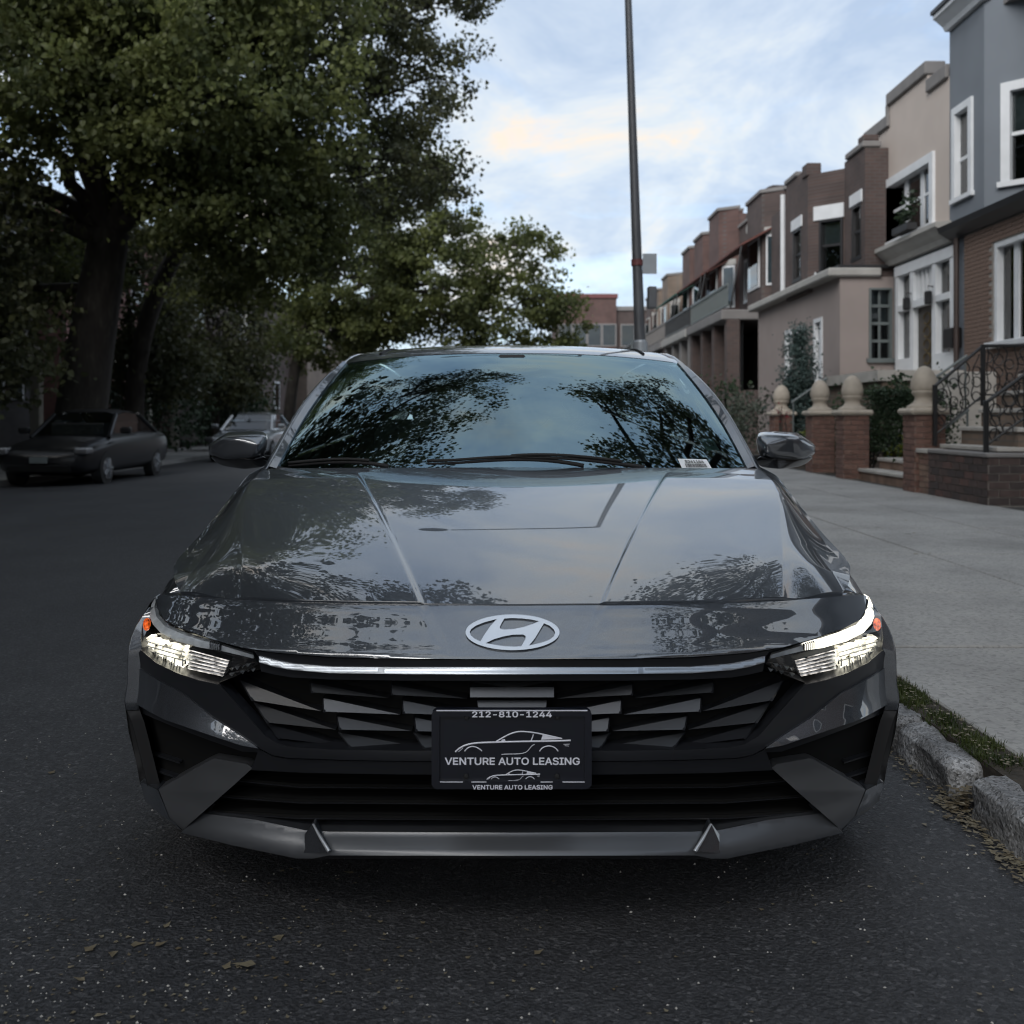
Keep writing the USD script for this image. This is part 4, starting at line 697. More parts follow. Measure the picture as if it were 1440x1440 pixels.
# left side of the street
top('far_pavement', cat(box(-12.4, -9.45, -10, 70, -.3, -.04), box(-9.45, -9.3, -10, 70, -.3, -.045)), 'concrete', 'shaded pavement and kerb on the far left of the street', kind='structure')
top('left_yards', box(-40, -12.4, -10, 70, -.3, -.05), 'soil', 'dark front yards on the left of the street', kind='structure')
top('right_yards', box(5.5, 8, 12.9, 60, .05, .122), 'soil', 'planted beds between the gate pillars and the house fronts', kind='structure')

# ================================================================== RIGHT-HAND STREET FURNITURE
BR = ['red_brick_a', 'red_brick_b', 'red_brick_c']; DB = ['dark_brick_a', 'dark_brick_b', 'dark_brick_c']
def brick_skin(parent, x0, x1, y0, y1, z0, z1, mats, bw=.215, bh=.075, j=.010, faces='xy', seed=0, proud=.012, joined=False):
    """single bricks on the faces of a block: -x face (toward the street) and -y face (toward the camera)"""
    r = random.Random(seed); rows = int(round((z1 - z0) / bh)); bh = (z1 - z0) / rows; out = []
    for k in range(rows):
        za, zb = z0 + k * bh + j / 2, z0 + (k + 1) * bh - j / 2; off = (k % 2) * bw / 2
        for face in faces:
            lo, hi = (y0, y1) if face in 'xX' else (x0, x1); p = lo - off
            while p < hi - .01:
                a, b = max(lo, p + j / 2), min(hi, p + bw - j / 2); p += bw
                if b - a < .03: continue
                d = r.uniform(-.002, .002) + proud
                if face == 'x': m = box(x0 - d, x0 + .01, a, b, za, zb)
                elif face == 'X': m = box(x1 - .01, x1 + d, a, b, za, zb)
                elif face == 'y': m = box(max(a, x0), b, y0 - d, y0 + .01, za, zb)
                else: m = box(a, b, y1 - .01, y1 + d, za, zb)
                if joined: out.append(m)
                else: obj(parent, 'brick', m, mats[r.choice([0, 0, 1, 1, 2])])
    return cat(*out) if joined else None
PW = .19
def pillar(label, cx, cy):
    t = thing('gate_pillar', label, 'gate pillar', (cx, cy, .13), 'brick gate pillars with acorn finials')
    obj(t, 'mortar_core', box(cx - PW, cx + PW, cy - PW, cy + PW, .05, 1.13), 'mortar')
    brick_skin(t, cx - PW, cx + PW, cy - PW, cy + PW, .13, 1.13, BR, .205, .077, .009, 'xyX', 4)
    obj(t, 'cap', bevel_box(cx - .26, cx + .26, cy - .26, cy + .26, 1.13, 1.215, .03), 'limestone', 30)
    obj(t, 'finial', revolve([(.22, 1.215), (.215, 1.24), (.17, 1.265), (.135, 1.29), (.115, 1.33), (.12, 1.37), (.15, 1.40), (.155, 1.425), (.145, 1.44), (.165, 1.47), (.168, 1.53), (.155, 1.60), (.12, 1.68), (.075, 1.735), (.03, 1.76), (0.0, 1.765)], cx, cy), 'limestone', 40)
    return t
p0 = pillar('nearest brick gate pillar with acorn finial, beside the dark brick stoop wall', 5.36, 13.32)
copy_of(p0, 'gate_pillar', 'second brick gate pillar with acorn finial, left of the two pale entry steps', (5.40, 16.25, .13))
copy_of(p0, 'gate_pillar', 'third brick gate pillar, close behind the left edge of the second one', (5.46, 18.15, .13))
copy_of(p0, 'gate_pillar', 'farthest brick gate pillar, rising just above the sedan mirror', (5.50, 20.9, .13))
# dark brick stoop wall
sw_ = thing('stoop_wall', 'low dark brick wall with stone top at the right edge', 'wall', (5.7, 11.9, .13))
obj(sw_, 'mortar_core', box(5.2, 7.6, 11.18, 12.76, .05, .655), 'mortar'); brick_skin(sw_, 5.2, 7.0, 11.18, 12.76, .13, .655, DB, .23, .0875, .012, 'xy', 9)
obj(sw_, 'coping', bevel_box(5.17, 7.6, 11.15, 12.76, .655, .70, .008), 'coping_grey', 30)
ew = thing('end_wall', 'short tan brick wall with pale cap between pillar and dark wall', 'wall', (5.4, 12.95, .13))
obj(ew, 'mortar_core', box(5.22, 5.9, 12.765, 13.115, .05, .645), 'mortar'); brick_skin(ew, 5.22, 5.9, 12.765, 13.115, .13, .645, ['tan_brick', 'red_brick_c', 'tan_brick'], .21, .0735, .01, 'x', 2)
obj(ew, 'coping', bevel_box(5.17, 5.9, 12.765, 13.12, .645, .70, .008), 'step_stone', 30)
stp = thing('entrance_steps', 'pale stone steps on tan brick rising behind the black railing', 'steps', (5.8, 12.1, .13))
for k, (x, z) in enumerate(((5.40, .76), (5.63, .98), (5.88, 1.20), (6.13, 1.42), (6.38, 1.64), (6.63, 1.86))):
    obj(stp, 'riser', box(x + .03, 8.0, 11.45 - .0 + k * .001, 12.9 - k * .001, z - .22, z - .05), 'tan_brickwork'); obj(stp, 'tread', bevel_box(x, 8.0, 11.40 + k * .001, 12.93 - k * .001, z - .05, z, .008), 'step_stone', 30)
def railing(label, pts, height, seed, posts, y):
    """ornate iron railing: bars, posts and a tangle of bent rods"""
    t = thing('iron_railing', label, 'railing', (pts[0][0], y, pts[0][1])); P = np.array(pts, float); r = random.Random(seed)
    zt = lambda x: float(np.interp(x, P[:, 0], P[:, 1]))
    obj(t, 'top_rail', tube([(x, y, z + height) for x, z in pts], .022, 8), 'iron_black', 30); obj(t, 'bottom_rail', tube([(x, y, z + .08) for x, z in pts], .014, 6), 'iron_black', 30)
    for x in posts: obj(t, 'post', bevel_box(x - .025, x + .025, y - .025, y + .025, zt(x) - .06, zt(x) + height + .02, .005), 'iron_black')
    x = P[0, 0] + .08
    while x < P[-1, 0] - .05:
        pp = [(x + r.uniform(-.05, .05) * (k > 0), y, zt(x) + .08 + (height - .1) * k / 5) for k in range(6)]; obj(t, 'rod', tube(spl(pp, 16), .008, 5), 'iron_black', 30); x += r.uniform(.09, .14)
    x = P[0, 0] + .1
    while x < P[-1, 0] - .1:
        for zz in (.25, .5, .72):
            a = np.linspace(0, 2 * np.pi * 1.1, 18); R = r.uniform(.05, .075); cz = zt(x) + height * zz + r.uniform(-.05, .05)
            obj(t, 'scroll', tube([(x + R * math.cos(q) * .9, y, cz + R * math.sin(q)) for q in a], .008, 5), 'iron_black', 30)
        x += r.uniform(.13, .17)
    return t
railing('near black wrought iron railing standing on the dark brick wall', [(5.30, .70), (5.9, 1.13), (6.4, 1.45)], .56, 1, (5.30, 5.75), 11.45)
railing('far black wrought iron railing rising along the entrance steps', [(5.35, .78), (5.97, 1.3), (7.4, 1.32)], .70, 2, (5.36, 5.97, 7.3), 12.98)
def handrail(label, a, b, drop):
    t = thing('handrail', label, 'handrail', (a[0], a[1], .13)); a, b = np.array(a), np.array(b); obj(t, 'rail', tube([a, b], .022, 8), 'rail_grey', 30)
    for k in (0.05, .95): p = a + (b - a) * k; obj(t, 'post', tube([p, p - [0, 0, drop]], .016, 6), 'rail_grey', 30)
handrail('grey metal handrail sloping up behind the nearest gate pillar', at(1327, 603, 14.3), at(1362, 576, 14.3), .75)
handrail('higher grey metal handrail in front of the white entrance', at(1312, 533, 16.6), at(1360, 500, 16.6), .9)
handrail('thin grey handrail beside the blue green conifer', at(1113, 566, 19.6), at(1163, 532, 19.6), .9)
ps = thing('gate_steps', 'two pale stone steps between the first two gate pillars', 'steps', (5.5, 14.8, .13))
for k, x in enumerate((5.42, 5.72)): obj(ps, 'riser', box(x + .03, 8.0, 13.55, 16.03, .1 + k * .17, .25 + k * .17), 'tan_brick'); obj(ps, 'tread', bevel_box(x, 8.0, 13.52, 16.05, .25 + k * .17, .30 + k * .17, .008), 'step_stone', 30)

# ---- lamp post
lp = thing('lamp_post', 'tall leaning grey steel street lamp post on the right pavement', 'lamp post', (1.72, 13.2, .13))
b0, b1 = np.array([1.72, 13.2, .0]), at(882, -40, 13.2); dirp = (b1 - b0) / np.linalg.norm(b1 - b0); tp = b0 + dirp * 7.6
obj(lp, 'pole', tube([b0 + dirp * t for t in (0, 2.1, 2.2, 5, 7.6)], [.078, .072, .070, .052, .04], 14), 'pole_steel', 40)
obj(lp, 'base_sleeve', tube([b0, b0 + dirp * 2.06, b0 + dirp * 2.09], [.10, .098, .075], 14), 'sign_metal', 40)
arm = np.linspace(tp, tp + np.array([-2.5, 0, .12]), 16); obj(lp, 'arm', tube(arm, np.linspace(.026, .018, 16), 10), 'pole_steel', 40)
h = trimesh.creation.icosphere(2, 1.0); obj(lp, 'lamp_head', (h.vertices * [.26, .10, .045] + arm[-1] + [-.3, 0, 0], h.faces), 'pole_steel', True)
obj(lp, 'band', tube([b0 + dirp * 3.05, b0 + dirp * 3.13], .078, 14), 'pole_band_red', 40)
ss_ = at(914, 371, 13.15); sgn = obj(lp, 'parking_sign', bevel_box(ss_[0] - .095, ss_[0] + .085, 13.13, 13.145, ss_[2] - .13, ss_[2] + .13, .003), 'sign_metal', label='grey backed rectangular sign fixed to the pole')
obj(lp, 'small_box', bevel_box(1.75, 1.86, 13.15, 13.28, 2.5, 2.78, .01), 'pole_steel', 30)

# ================================================================== HOUSES ON THE RIGHT
XF = 8.0
def yz(px, py, x=XF): Y = x * F / (px - 720); return Y, EYE + (HORIZON - py) * Y / F
def wall_x(poly, x0, x1): return fix(slab_prism(poly, lambda a, b, t: np.stack([t, a, b], -1), x0, x1), (-1, 0, 0))       # outline in (Y, z), facing the street
def frame_x(parent, y0, y1, z0, z1, x, w=.12, d=.10, m='white_trim', lights=(), bars=(), curtain='curtain', rec=.10, shade=True):
    """window in a street front: surround, glass, mullions, a room and a curtain behind"""
    fr_ = obj(parent, 'window', cat(box(x - d * .4, x + rec, y0, y0 + w, z0, z1), box(x - d * .4, x + rec, y1 - w, y1, z0, z1), box(x - d * .4, x + rec, y0 + w, y1 - w, z1 - w, z1), box(x - d * .6, x + rec, y0 - .04, y1 + .04, z0 - .08, z0)), m)
    obj(fr_, 'pane', box(x + rec - .03, x + rec - .025, y0 + w, y1 - w, z0, z1 - w), 'window_pane')
    for a in lights: obj(fr_, 'mullion', box(x + rec - .06, x + rec - .01, y0 + (y1 - y0) * a - .08, y0 + (y1 - y0) * a + .08, z0, z1 - w), m)
    for b in bars: obj(fr_, 'sash_bar', box(x + rec - .05, x + rec - .012, y0 + w, y1 - w, z0 + (z1 - z0) * b - .03, z0 + (z1 - z0) * b + .03), m)
    if curtain: obj(fr_, 'curtain', box(x + rec + .10, x + rec + .12, y0 + w, y0 + w + (y1 - y0) * .72, z0, z1), curtain)
    obj(fr_, 'room', box(x + rec + .16, x + rec + .18, y0 - .05, y1 + .05, z0 - .1, z1 + .1), 'room_dark'); return fr_
def opening(outer, *holes_):
    p = Polygon(outer)
    for (y0, y1, z0, z1) in holes_: p = p.difference(Polygon([(y0, z0), (y1, z0), (y1, z1), (y0, z1)]))
    return p
def wall_poly(p, x0, x1):
    m = trimesh.creation.extrude_polygon(p, 1.0, engine='earcut'); v = m.vertices; return fix((np.stack([x0 + v[:, 2] * (x1 - x0), v[:, 0], v[:, 1]], -1), np.array(m.faces)), (-1, 0, 0))
def wall_flank(p, o, u, nrm, t):
    """wall of polygon p (s, z) along direction u from o, thickness t along -nrm"""
    m = trimesh.creation.extrude_polygon(p, 1.0, engine='earcut'); v = m.vertices
    return fix((np.stack([o[0] + u[0] * v[:, 0] - nrm[0] * v[:, 2] * t, o[1] + u[1] * v[:, 0] - nrm[1] * v[:, 2] * t, v[:, 1]], -1), np.array(m.faces)), (nrm[0], nrm[1], 0))
def flank_window(parent, o, u, nrm, s0, s1, z0, z1, w=.13, bars=(.5,), m='white_trim', muntins=0):
    def bx(a0, a1, d0, d1, q0, q1):
        pts = np.array([[o[0] + u[0] * a + nrm[0] * d, o[1] + u[1] * a + nrm[1] * d, q] for q in (q0, q1) for a, d in ((a0, d0), (a1, d0), (a1, d1), (a0, d1))]); return fix_closed((pts, BOXF))
    fr_ = obj(parent, 'window', cat(bx(s0, s0 + w, -.1, .05, z0, z1), bx(s1 - w, s1, -.1, .05, z0, z1), bx(s0 + w, s1 - w, -.1, .05, z1 - w, z1), bx(s0 - .05, s1 + .05, -.1, .08, z0 - .09, z0)), m)
    obj(fr_, 'pane', bx(s0 + w, s1 - w, -.085, -.08, z0, z1 - w), 'window_pane')
    for b in bars: obj(fr_, 'sash_bar', bx(s0 + w, s1 - w, -.075, -.04, z0 + (z1 - z0) * b - .03, z0 + (z1 - z0) * b + .03), m)
    for k in range(muntins): a = s0 + w + (s1 - s0 - 2 * w) * (k + 1) / (muntins + 1); obj(fr_, 'muntin', bx(a - .02, a + .02, -.075, -.05, z0, z1 - w), m)
    obj(fr_, 'curtain', bx(s0 + w, s1 - w, -.16, -.15, z0 + (z1 - z0) * .5, z1), 'curtain'); obj(fr_, 'room', bx(s0 - .05, s1 + .05, -.24, -.22, z0 - .1, z1 + .1), 'room_dark')
def fix_closed(m):
    t = trimesh.Trimesh(m[0], m[1], process=False); return (m[0], m[1][:, ::-1]) if t.volume < 0 else m

# -- grey stucco over brick (nearest)
h1 = thing('grey_house', 'grey stucco row house over a brown brick ground floor at the right edge', 'house', (9, 16, .1))
YA, YB = 18.72, 17.35
w1 = (17.75, 18.55, 5.03, 6.67)
obj(h1, 'wall', wall_poly(opening([(YB, 4.55), (YA, 4.55), (YA, 8.25), (YB, 8.25)], (w1[0] + .05, w1[1] - .05, w1[2], w1[3] - .05)), XF, XF + .22), 'grey_stucco')
frame_x(h1, *w1, XF, .13, .12, lights=(), bars=(.42,))
u_ = np.array([1, -1]) / math.sqrt(2); n_ = np.array([-1, -1]) / math.sqrt(2); o_ = (XF, YB)
obj(h1, 'wall', wall_flank(opening([(0, 4.55), (1.7, 4.55), (1.7, 8.25), (0, 8.25)], (.34, 1.45, 5.03, 6.62)), o_, u_, n_, .2), 'grey_stucco')
flank_window(h1, o_, u_, n_, .28, 1.5, 5.03, 6.68, .15, (.48,))
obj(h1, 'wall', box(9.2, 9.4, 3, 16.15, 4.55, 8.25), 'grey_stucco'); obj(h1, 'roof', box(8.22, 14, 3, 18.7, 8.0, 8.2), 'coping_grey')
def cornice(parent, y0, y1, z, x, m, prof, name='cornice'):
    obj(parent, name, wall_profile(prof, y0, y1, x, z), m)
def wall_profile(prof, y0, y1, x, z):
    m = trimesh.creation.extrude_polygon(Polygon([(x + a, z + b) for a, b in prof]).buffer(0), 1.0, engine='earcut'); v = m.vertices; return fix_closed((np.stack([v[:, 0], y0 + v[:, 2] * (y1 - y0), v[:, 1]], -1), np.array(m.faces)))
PR = [(.1, 0), (-.08, 0), (-.12, .08), (-.26, .2), (-.30, .22), (-.30, .30), (.1, .30)]
cornice(h1, YB - .1, YA + .02, 8.15, XF, 'white_trim', PR); cornice(h1, YB - .1, YA + .04, 8.45, XF, 'dark_gutter', [(.1, 0), (-.34, 0), (-.34, .07), (.1, .07)], 'gutter')
cornice(h1, 14.5, YA - .06, 4.30, XF, 'dark_gutter', [(.3, .02), (-.02, .02), (-.22, .14), (-.26, .24), (.3, .24)], 'gutter')
wb = (14.2, 17.08, 2.34, 4.0)
obj(h1, 'wall', wall_poly(opening([(12.5, .1), (18.15, .1), (18.15, 4.32), (12.5, 4.32)], wb), XF + .02, XF + .3), 'mortar')
bs = brick_skin(None, XF + .02, 9, 12.5, 18.14, 1.3, 4.3, None, .205, .072, .009, 'x', 21, .012, True)
bv, bf = bs; bc = bv.reshape(-1, 8, 3).mean(1); keep = ~((bc[:, 1] > wb[0] - .1) & (bc[:, 1] < wb[1] + .06) & (bc[:, 2] > wb[2] - .02) & (bc[:, 2] < wb[3] + .02))
bv = bv.reshape(-1, 8, 3)[keep]; nb = len(bv); obj(h1, 'brickwork', (bv.reshape(-1, 3), (np.arange(nb)[:, None, None] * 8 + BOXF[None]).reshape(-1, 3)), mat('facade_brick', {'g': ('geometry', {}), 'r': ('rgb_ramp', {'ramp': [(0, (.17, .115, .090)), (.5, (.24, .17, .138)), (1, (.31, .235, .195))]}), 'p': ('principled_bsdf', {'roughness': .88})}, [('g.random_per_island', 'r.fac'), ('r.color', 'p.base_color')]), kind='stuff')
frame_x(h1, wb[0], wb[1] - .02, wb[2] + .02, wb[3], XF + .04, .09, .02, lights=(.80, .5, .25), bars=(), curtain=None, rec=.14)
obj(h1, 'window_sill', bevel_box(XF - .10, XF + .1, wb[0] - .1, wb[1] + .08, wb[2] - .1, wb[2], .01), 'white_trim'); obj(h1, 'curtain', box(XF + .3, XF + .32, 16.35, 17.0, 2.3, 4.0), 'curtain_gold')
obj(h1, 'drain_pipe', tube([(XF - .06, 18.3, 4.3), (XF - .06, 18.3, .2)], .05, 8), 'brown_pipe', 40)
# -- beige stucco
h2 = thing('beige_house', 'beige stucco row house with stepped parapet and white framed entrance', 'house', (9, 20.9, .1))
Y0, Y1 = 18.74, 23.1; wz = (19.36, 21.92, 4.80, 6.14)
par = [(Y0, 4.5), (Y1, 4.5), (Y1, 7.42), (21.7, 7.42), (21.7, 7.86), (19.72, 7.86), (19.72, 7.48), (Y0, 7.48)]
obj(h2, 'wall', wall_poly(opening(par, (wz[0] + .05, wz[1] - .05, wz[2], wz[3] - .05)), XF, XF + .25), 'beige_stucco')
for a, b, z in ((21.66, Y1 + .02, 7.42), (19.68, 21.74, 7.86), (Y0 + .0, 19.66, 7.48)): obj(h2, 'coping', bevel_box(XF - .07, XF + .34, a, b, z - .16, z + .10, .02), 'coping_grey')
obj(h2, 'coping', box(XF - .06, XF + .33, 21.68, 21.78, 7.5, 7.72), 'coping_grey')
frame_x(h2, *wz, XF, .17, .14, lights=(.34, .66), bars=(.5,), rec=.16)
cornice(h2, Y0 - .1, Y1 - .6, 4.30, XF, 'cornice_stone', [(.2, 0), (-.04, 0), (-.08, .10), (-.16, .16), (-.26, .26), (-.30, .28), (-.30, .36), (.2, .40)])
obj(h2, 'flower_box', bevel_box(XF - .40, XF - .2, 19.7, 20.5, 4.72, 4.86, .01), 'dark_gutter')
obj(h2, 'wall', wall_poly(opening([(18.16, .1), (21.8, .1), (21.8, 4.35), (18.16, 4.35)], (18.62, 21.3, 1.95, 4.05)), XF + .1, XF + .35), 'grey_stucco')
es = obj(h2, 'entrance', cat(box(XF, XF + .2, 18.55, 18.72, 1.95, 4.2), box(XF, XF + .2, 19.35, 19.52, 1.95, 4.02), box(XF, XF + .2, 20.42, 20.60, 1.95, 4.02), box(XF, XF + .2, 21.22, 21.38, 1.95, 4.2), box(XF - .02, XF + .2, 18.55, 21.38, 4.02, 4.22), box(XF - .01, XF + .2, 18.72, 19.35, 3.28, 3.40), box(XF - .01, XF + .2, 20.60, 21.22, 3.28, 3.40), box(XF - .03, XF + .2, 19.52, 20.42, 3.28, 3.42), box(XF, XF + .2, 18.72, 19.35, 1.95, 2.3), box(XF, XF + .2, 20.6, 21.22, 1.95, 2.3)), 'white_trim')
for k in range(5): obj(es, 'transom_bar', box(XF + .06, XF + .14, 19.52 + k * .2, 19.56 + k * .2, 3.42, 4.02), 'white_trim')
obj(es, 'pane', box(XF + .12, XF + .125, 18.72, 21.22, 2.3, 4.02), 'window_pane'); obj(es, 'room', box(XF + .5, XF + .52, 18.5, 21.4, 1.9, 4.1), 'room_dark')
for a in (18.85, 20.75): obj(es, 'curtain', box(XF + .25, XF + .26, a, a + .3, 2.3, 3.28), 'curtain')
dr = obj(h2, 'door', box(XF + .10, XF + .112, 19.52, 20.42, 1.95, 3.28), 'door_dark')
for k in range(4): a = np.linspace(0, 5.6, 16); obj(dr, 'door_scroll', tube([(XF + .095, 19.97 + .16 * math.cos(q), 2.25 + k * .26 + .11 * math.sin(q)) for q in a], .012, 5), 'curtain_gold')
for yl in (19.44, 20.51):
    ln = obj(h2, 'lantern', cat(bevel_box(XF - .16, XF - .04, yl - .06, yl + .06, 3.25, 3.50, .02), tube([(XF, yl, 3.58), (XF - .1, yl, 3.6), (XF - .1, yl, 3.5)], .012, 5)), 'iron_black', 30)
obj(h2, 'mail_box', bevel_box(XF - .1, XF + .1, 18.42, 18.78, 2.35, 2.72, .02), 'iron_black'); obj(h2, 'porch', box(5.9 + .6, 8.1, 18.2, 21.5, 1.75, 1.94), 'step_stone'); obj(h2, 'porch', box(6.6, 8.1, 18.25, 21.45, .1, 1.75), 'tan_brickwork')
for k in range(5): obj(h2, 'stoop_step', bevel_box(6.5 + k * .22, 8.0, 16.9, 18.15, .5 + k * .27, .77 + k * .27, .01), 'step_stone')
obj(h2, 'roof', box(8.25, 14, 18.7, 23.1, 7.1, 7.2), 'coping_grey')
# -- brown brick with bay and pink ground floor extension
h3 = thing('brown_house', 'brown brick row house with white lintels and pinkish ground floor extension', 'house', (8, 25, .1))
XB = 7.5
obj(h3, 'wall', wall_poly(opening([(21.78, 4.0), (23.1, 4.0), (23.1, 6.85), (21.78, 6.85)], (22.0, 22.6, 4.6, 5.72)), XB, XB + .3), 'brown_brickwork')
obj(h3, 'wall', box(XB, 9.5, 21.75, 21.779, 4.0, 6.83), 'brown_brickwork')
frame_x(h3, 22.0, 22.6, 4.6, 5.72, XB, .05, .02, m='dark_gutter', bars=(.5,)); obj(h3, 'lintel', bevel_box(XB - .03, XB + .1, 21.92, 22.7, 5.73, 6.0, .01), 'white_trim')
of, uf, nf = (XB - .64, 23.1 + .64), np.array([1, -1]) / math.sqrt(2), np.array([-1, -1]) / math.sqrt(2)
obj(h3, 'wall', wall_flank(opening([(0, 4.0), (.905, 4.0), (.905, 6.72), (0, 6.72)], (.32, .86, 4.45, 5.62)), of, uf, nf, .25), 'brown_brickwork')
flank_window(h3, of, uf, nf, .30, .88, 4.45, 5.62, .05, (.5,), 'dark_gutter')
def fbox(o, u, n, s0, s1, d0, d1, q0, q1): return fix_closed((np.array([[o[0] + u[0] * a + n[0] * d, o[1] + u[1] * a + n[1] * d, q] for q in (q0, q1) for a, d in ((s0, d0), (s1, d0), (s1, d1), (s0, d1))]), BOXF))
obj(h3, 'lintel', fbox(of, uf, nf, .16, .90, -.05, .04, 5.63, 5.95), 'white_trim'); obj(h3, 'lintel', fbox(of, uf, nf, .2, .90, -.05, .06, 4.34, 4.44), 'white_trim')
XY = XB - .64
obj(h3, 'wall', wall_poly(opening([(23.74, 4.0), (25.6, 4.0), (25.6, 6.9), (23.74, 6.9)], (24.3, 25.0, 4.45, 5.62)), XY, XY + .3), 'brown_brickwork')
frame_x(h3, 24.3, 25.0, 4.45, 5.62, XY, .05, .02, m='dark_gutter', bars=(.5,)); obj(h3, 'lintel', bevel_box(XY - .03, XY + .1, 24.2, 25.1, 5.63, 5.9, .01), 'white_trim')
obj(h3, 'wall', box(XB, XB + .3, 25.6, 29.6, 4.0, 6.9), 'brown_brickwork'); obj(h3, 'coping', cat(bevel_box(XB - .06, XB + .35, 21.73, 22.9, 6.85, 6.98, .02), bevel_box(XY - .05, XY + .3, 24.6, 25.65, 6.9, 7.02, .02)), 'coping_grey')
obj(h3, 'parapet_pier', bevel_box(XY - .04, XY + .3, 23.7, 24.1, 6.7, 7.0, .02), 'brown_brickwork'); obj(h3, 'parapet_pier', bevel_box(XB - .04, XB + .3, 21.76, 22.1, 6.98, 7.12, .02), 'brown_brickwork')
obj(h3, 'roof', box(7.6, 14, 21.8, 29.6, 6.3, 6.4), 'coping_grey'); obj(h3, 'drain_pipe', tube([(XY - .05, 25.75, 6.7), (XY - .05, 25.75, 4.1)], .06, 8), 'white_trim', 40)
XE, YE = 6.95, 21.7
obj(h3, 'wall', box(XE + .0, 8.55, YE, YE + .2, .1, 4.08), 'pink_stucco') if False else None
pe = opening([(XE, .1), (8.1, .1), (8.1, 4.08), (XE, 4.08)], (7.58, 8.02, 2.35, 3.82)); m = trimesh.creation.extrude_polygon(pe, 1.0, engine='earcut'); v = m.vertices
obj(h3, 'extension_wall', fix((np.stack([v[:, 0], YE + v[:, 2] * .2, v[:, 1]], -1), np.array(m.faces))), 'pink_stucco')
flank_window(h3, (0, YE), np.array([1.0, 0]), np.array([0, -1.0]), 7.56, 8.04, 2.35, 3.84, .04, (.25, .5, .75), 'rail_grey', 1)
hz = [(22.9, 23.55, 1.9, 3.35), (24.3, 24.9, 2.0, 3.3), (25.4, 26.0, 2.0, 3.3)]
obj(h3, 'extension_wall', wall_poly(opening([(YE + .2, .1), (28.9, .1), (28.9, 4.08), (YE + .2, 4.08)], *[(a + .05, b - .05, c, d - .05) for a, b, c, d in hz]), XE, XE + .25), 'pink_stucco')
for q in hz: frame_x(h3, *q, XE, .09, .06, bars=(.33, .66), lights=(.5,))
obj(h3, 'eave', cat(bevel_box(XE - .28, 7.8, YE - .12, 29.0, 4.08, 4.26, .03)), 'cornice_stone'); obj(h3, 'roof_flashing', box(XE - .05, 8.1, YE - .05, YE + 1.5, 4.262, 4.33), 'dark_gutter')
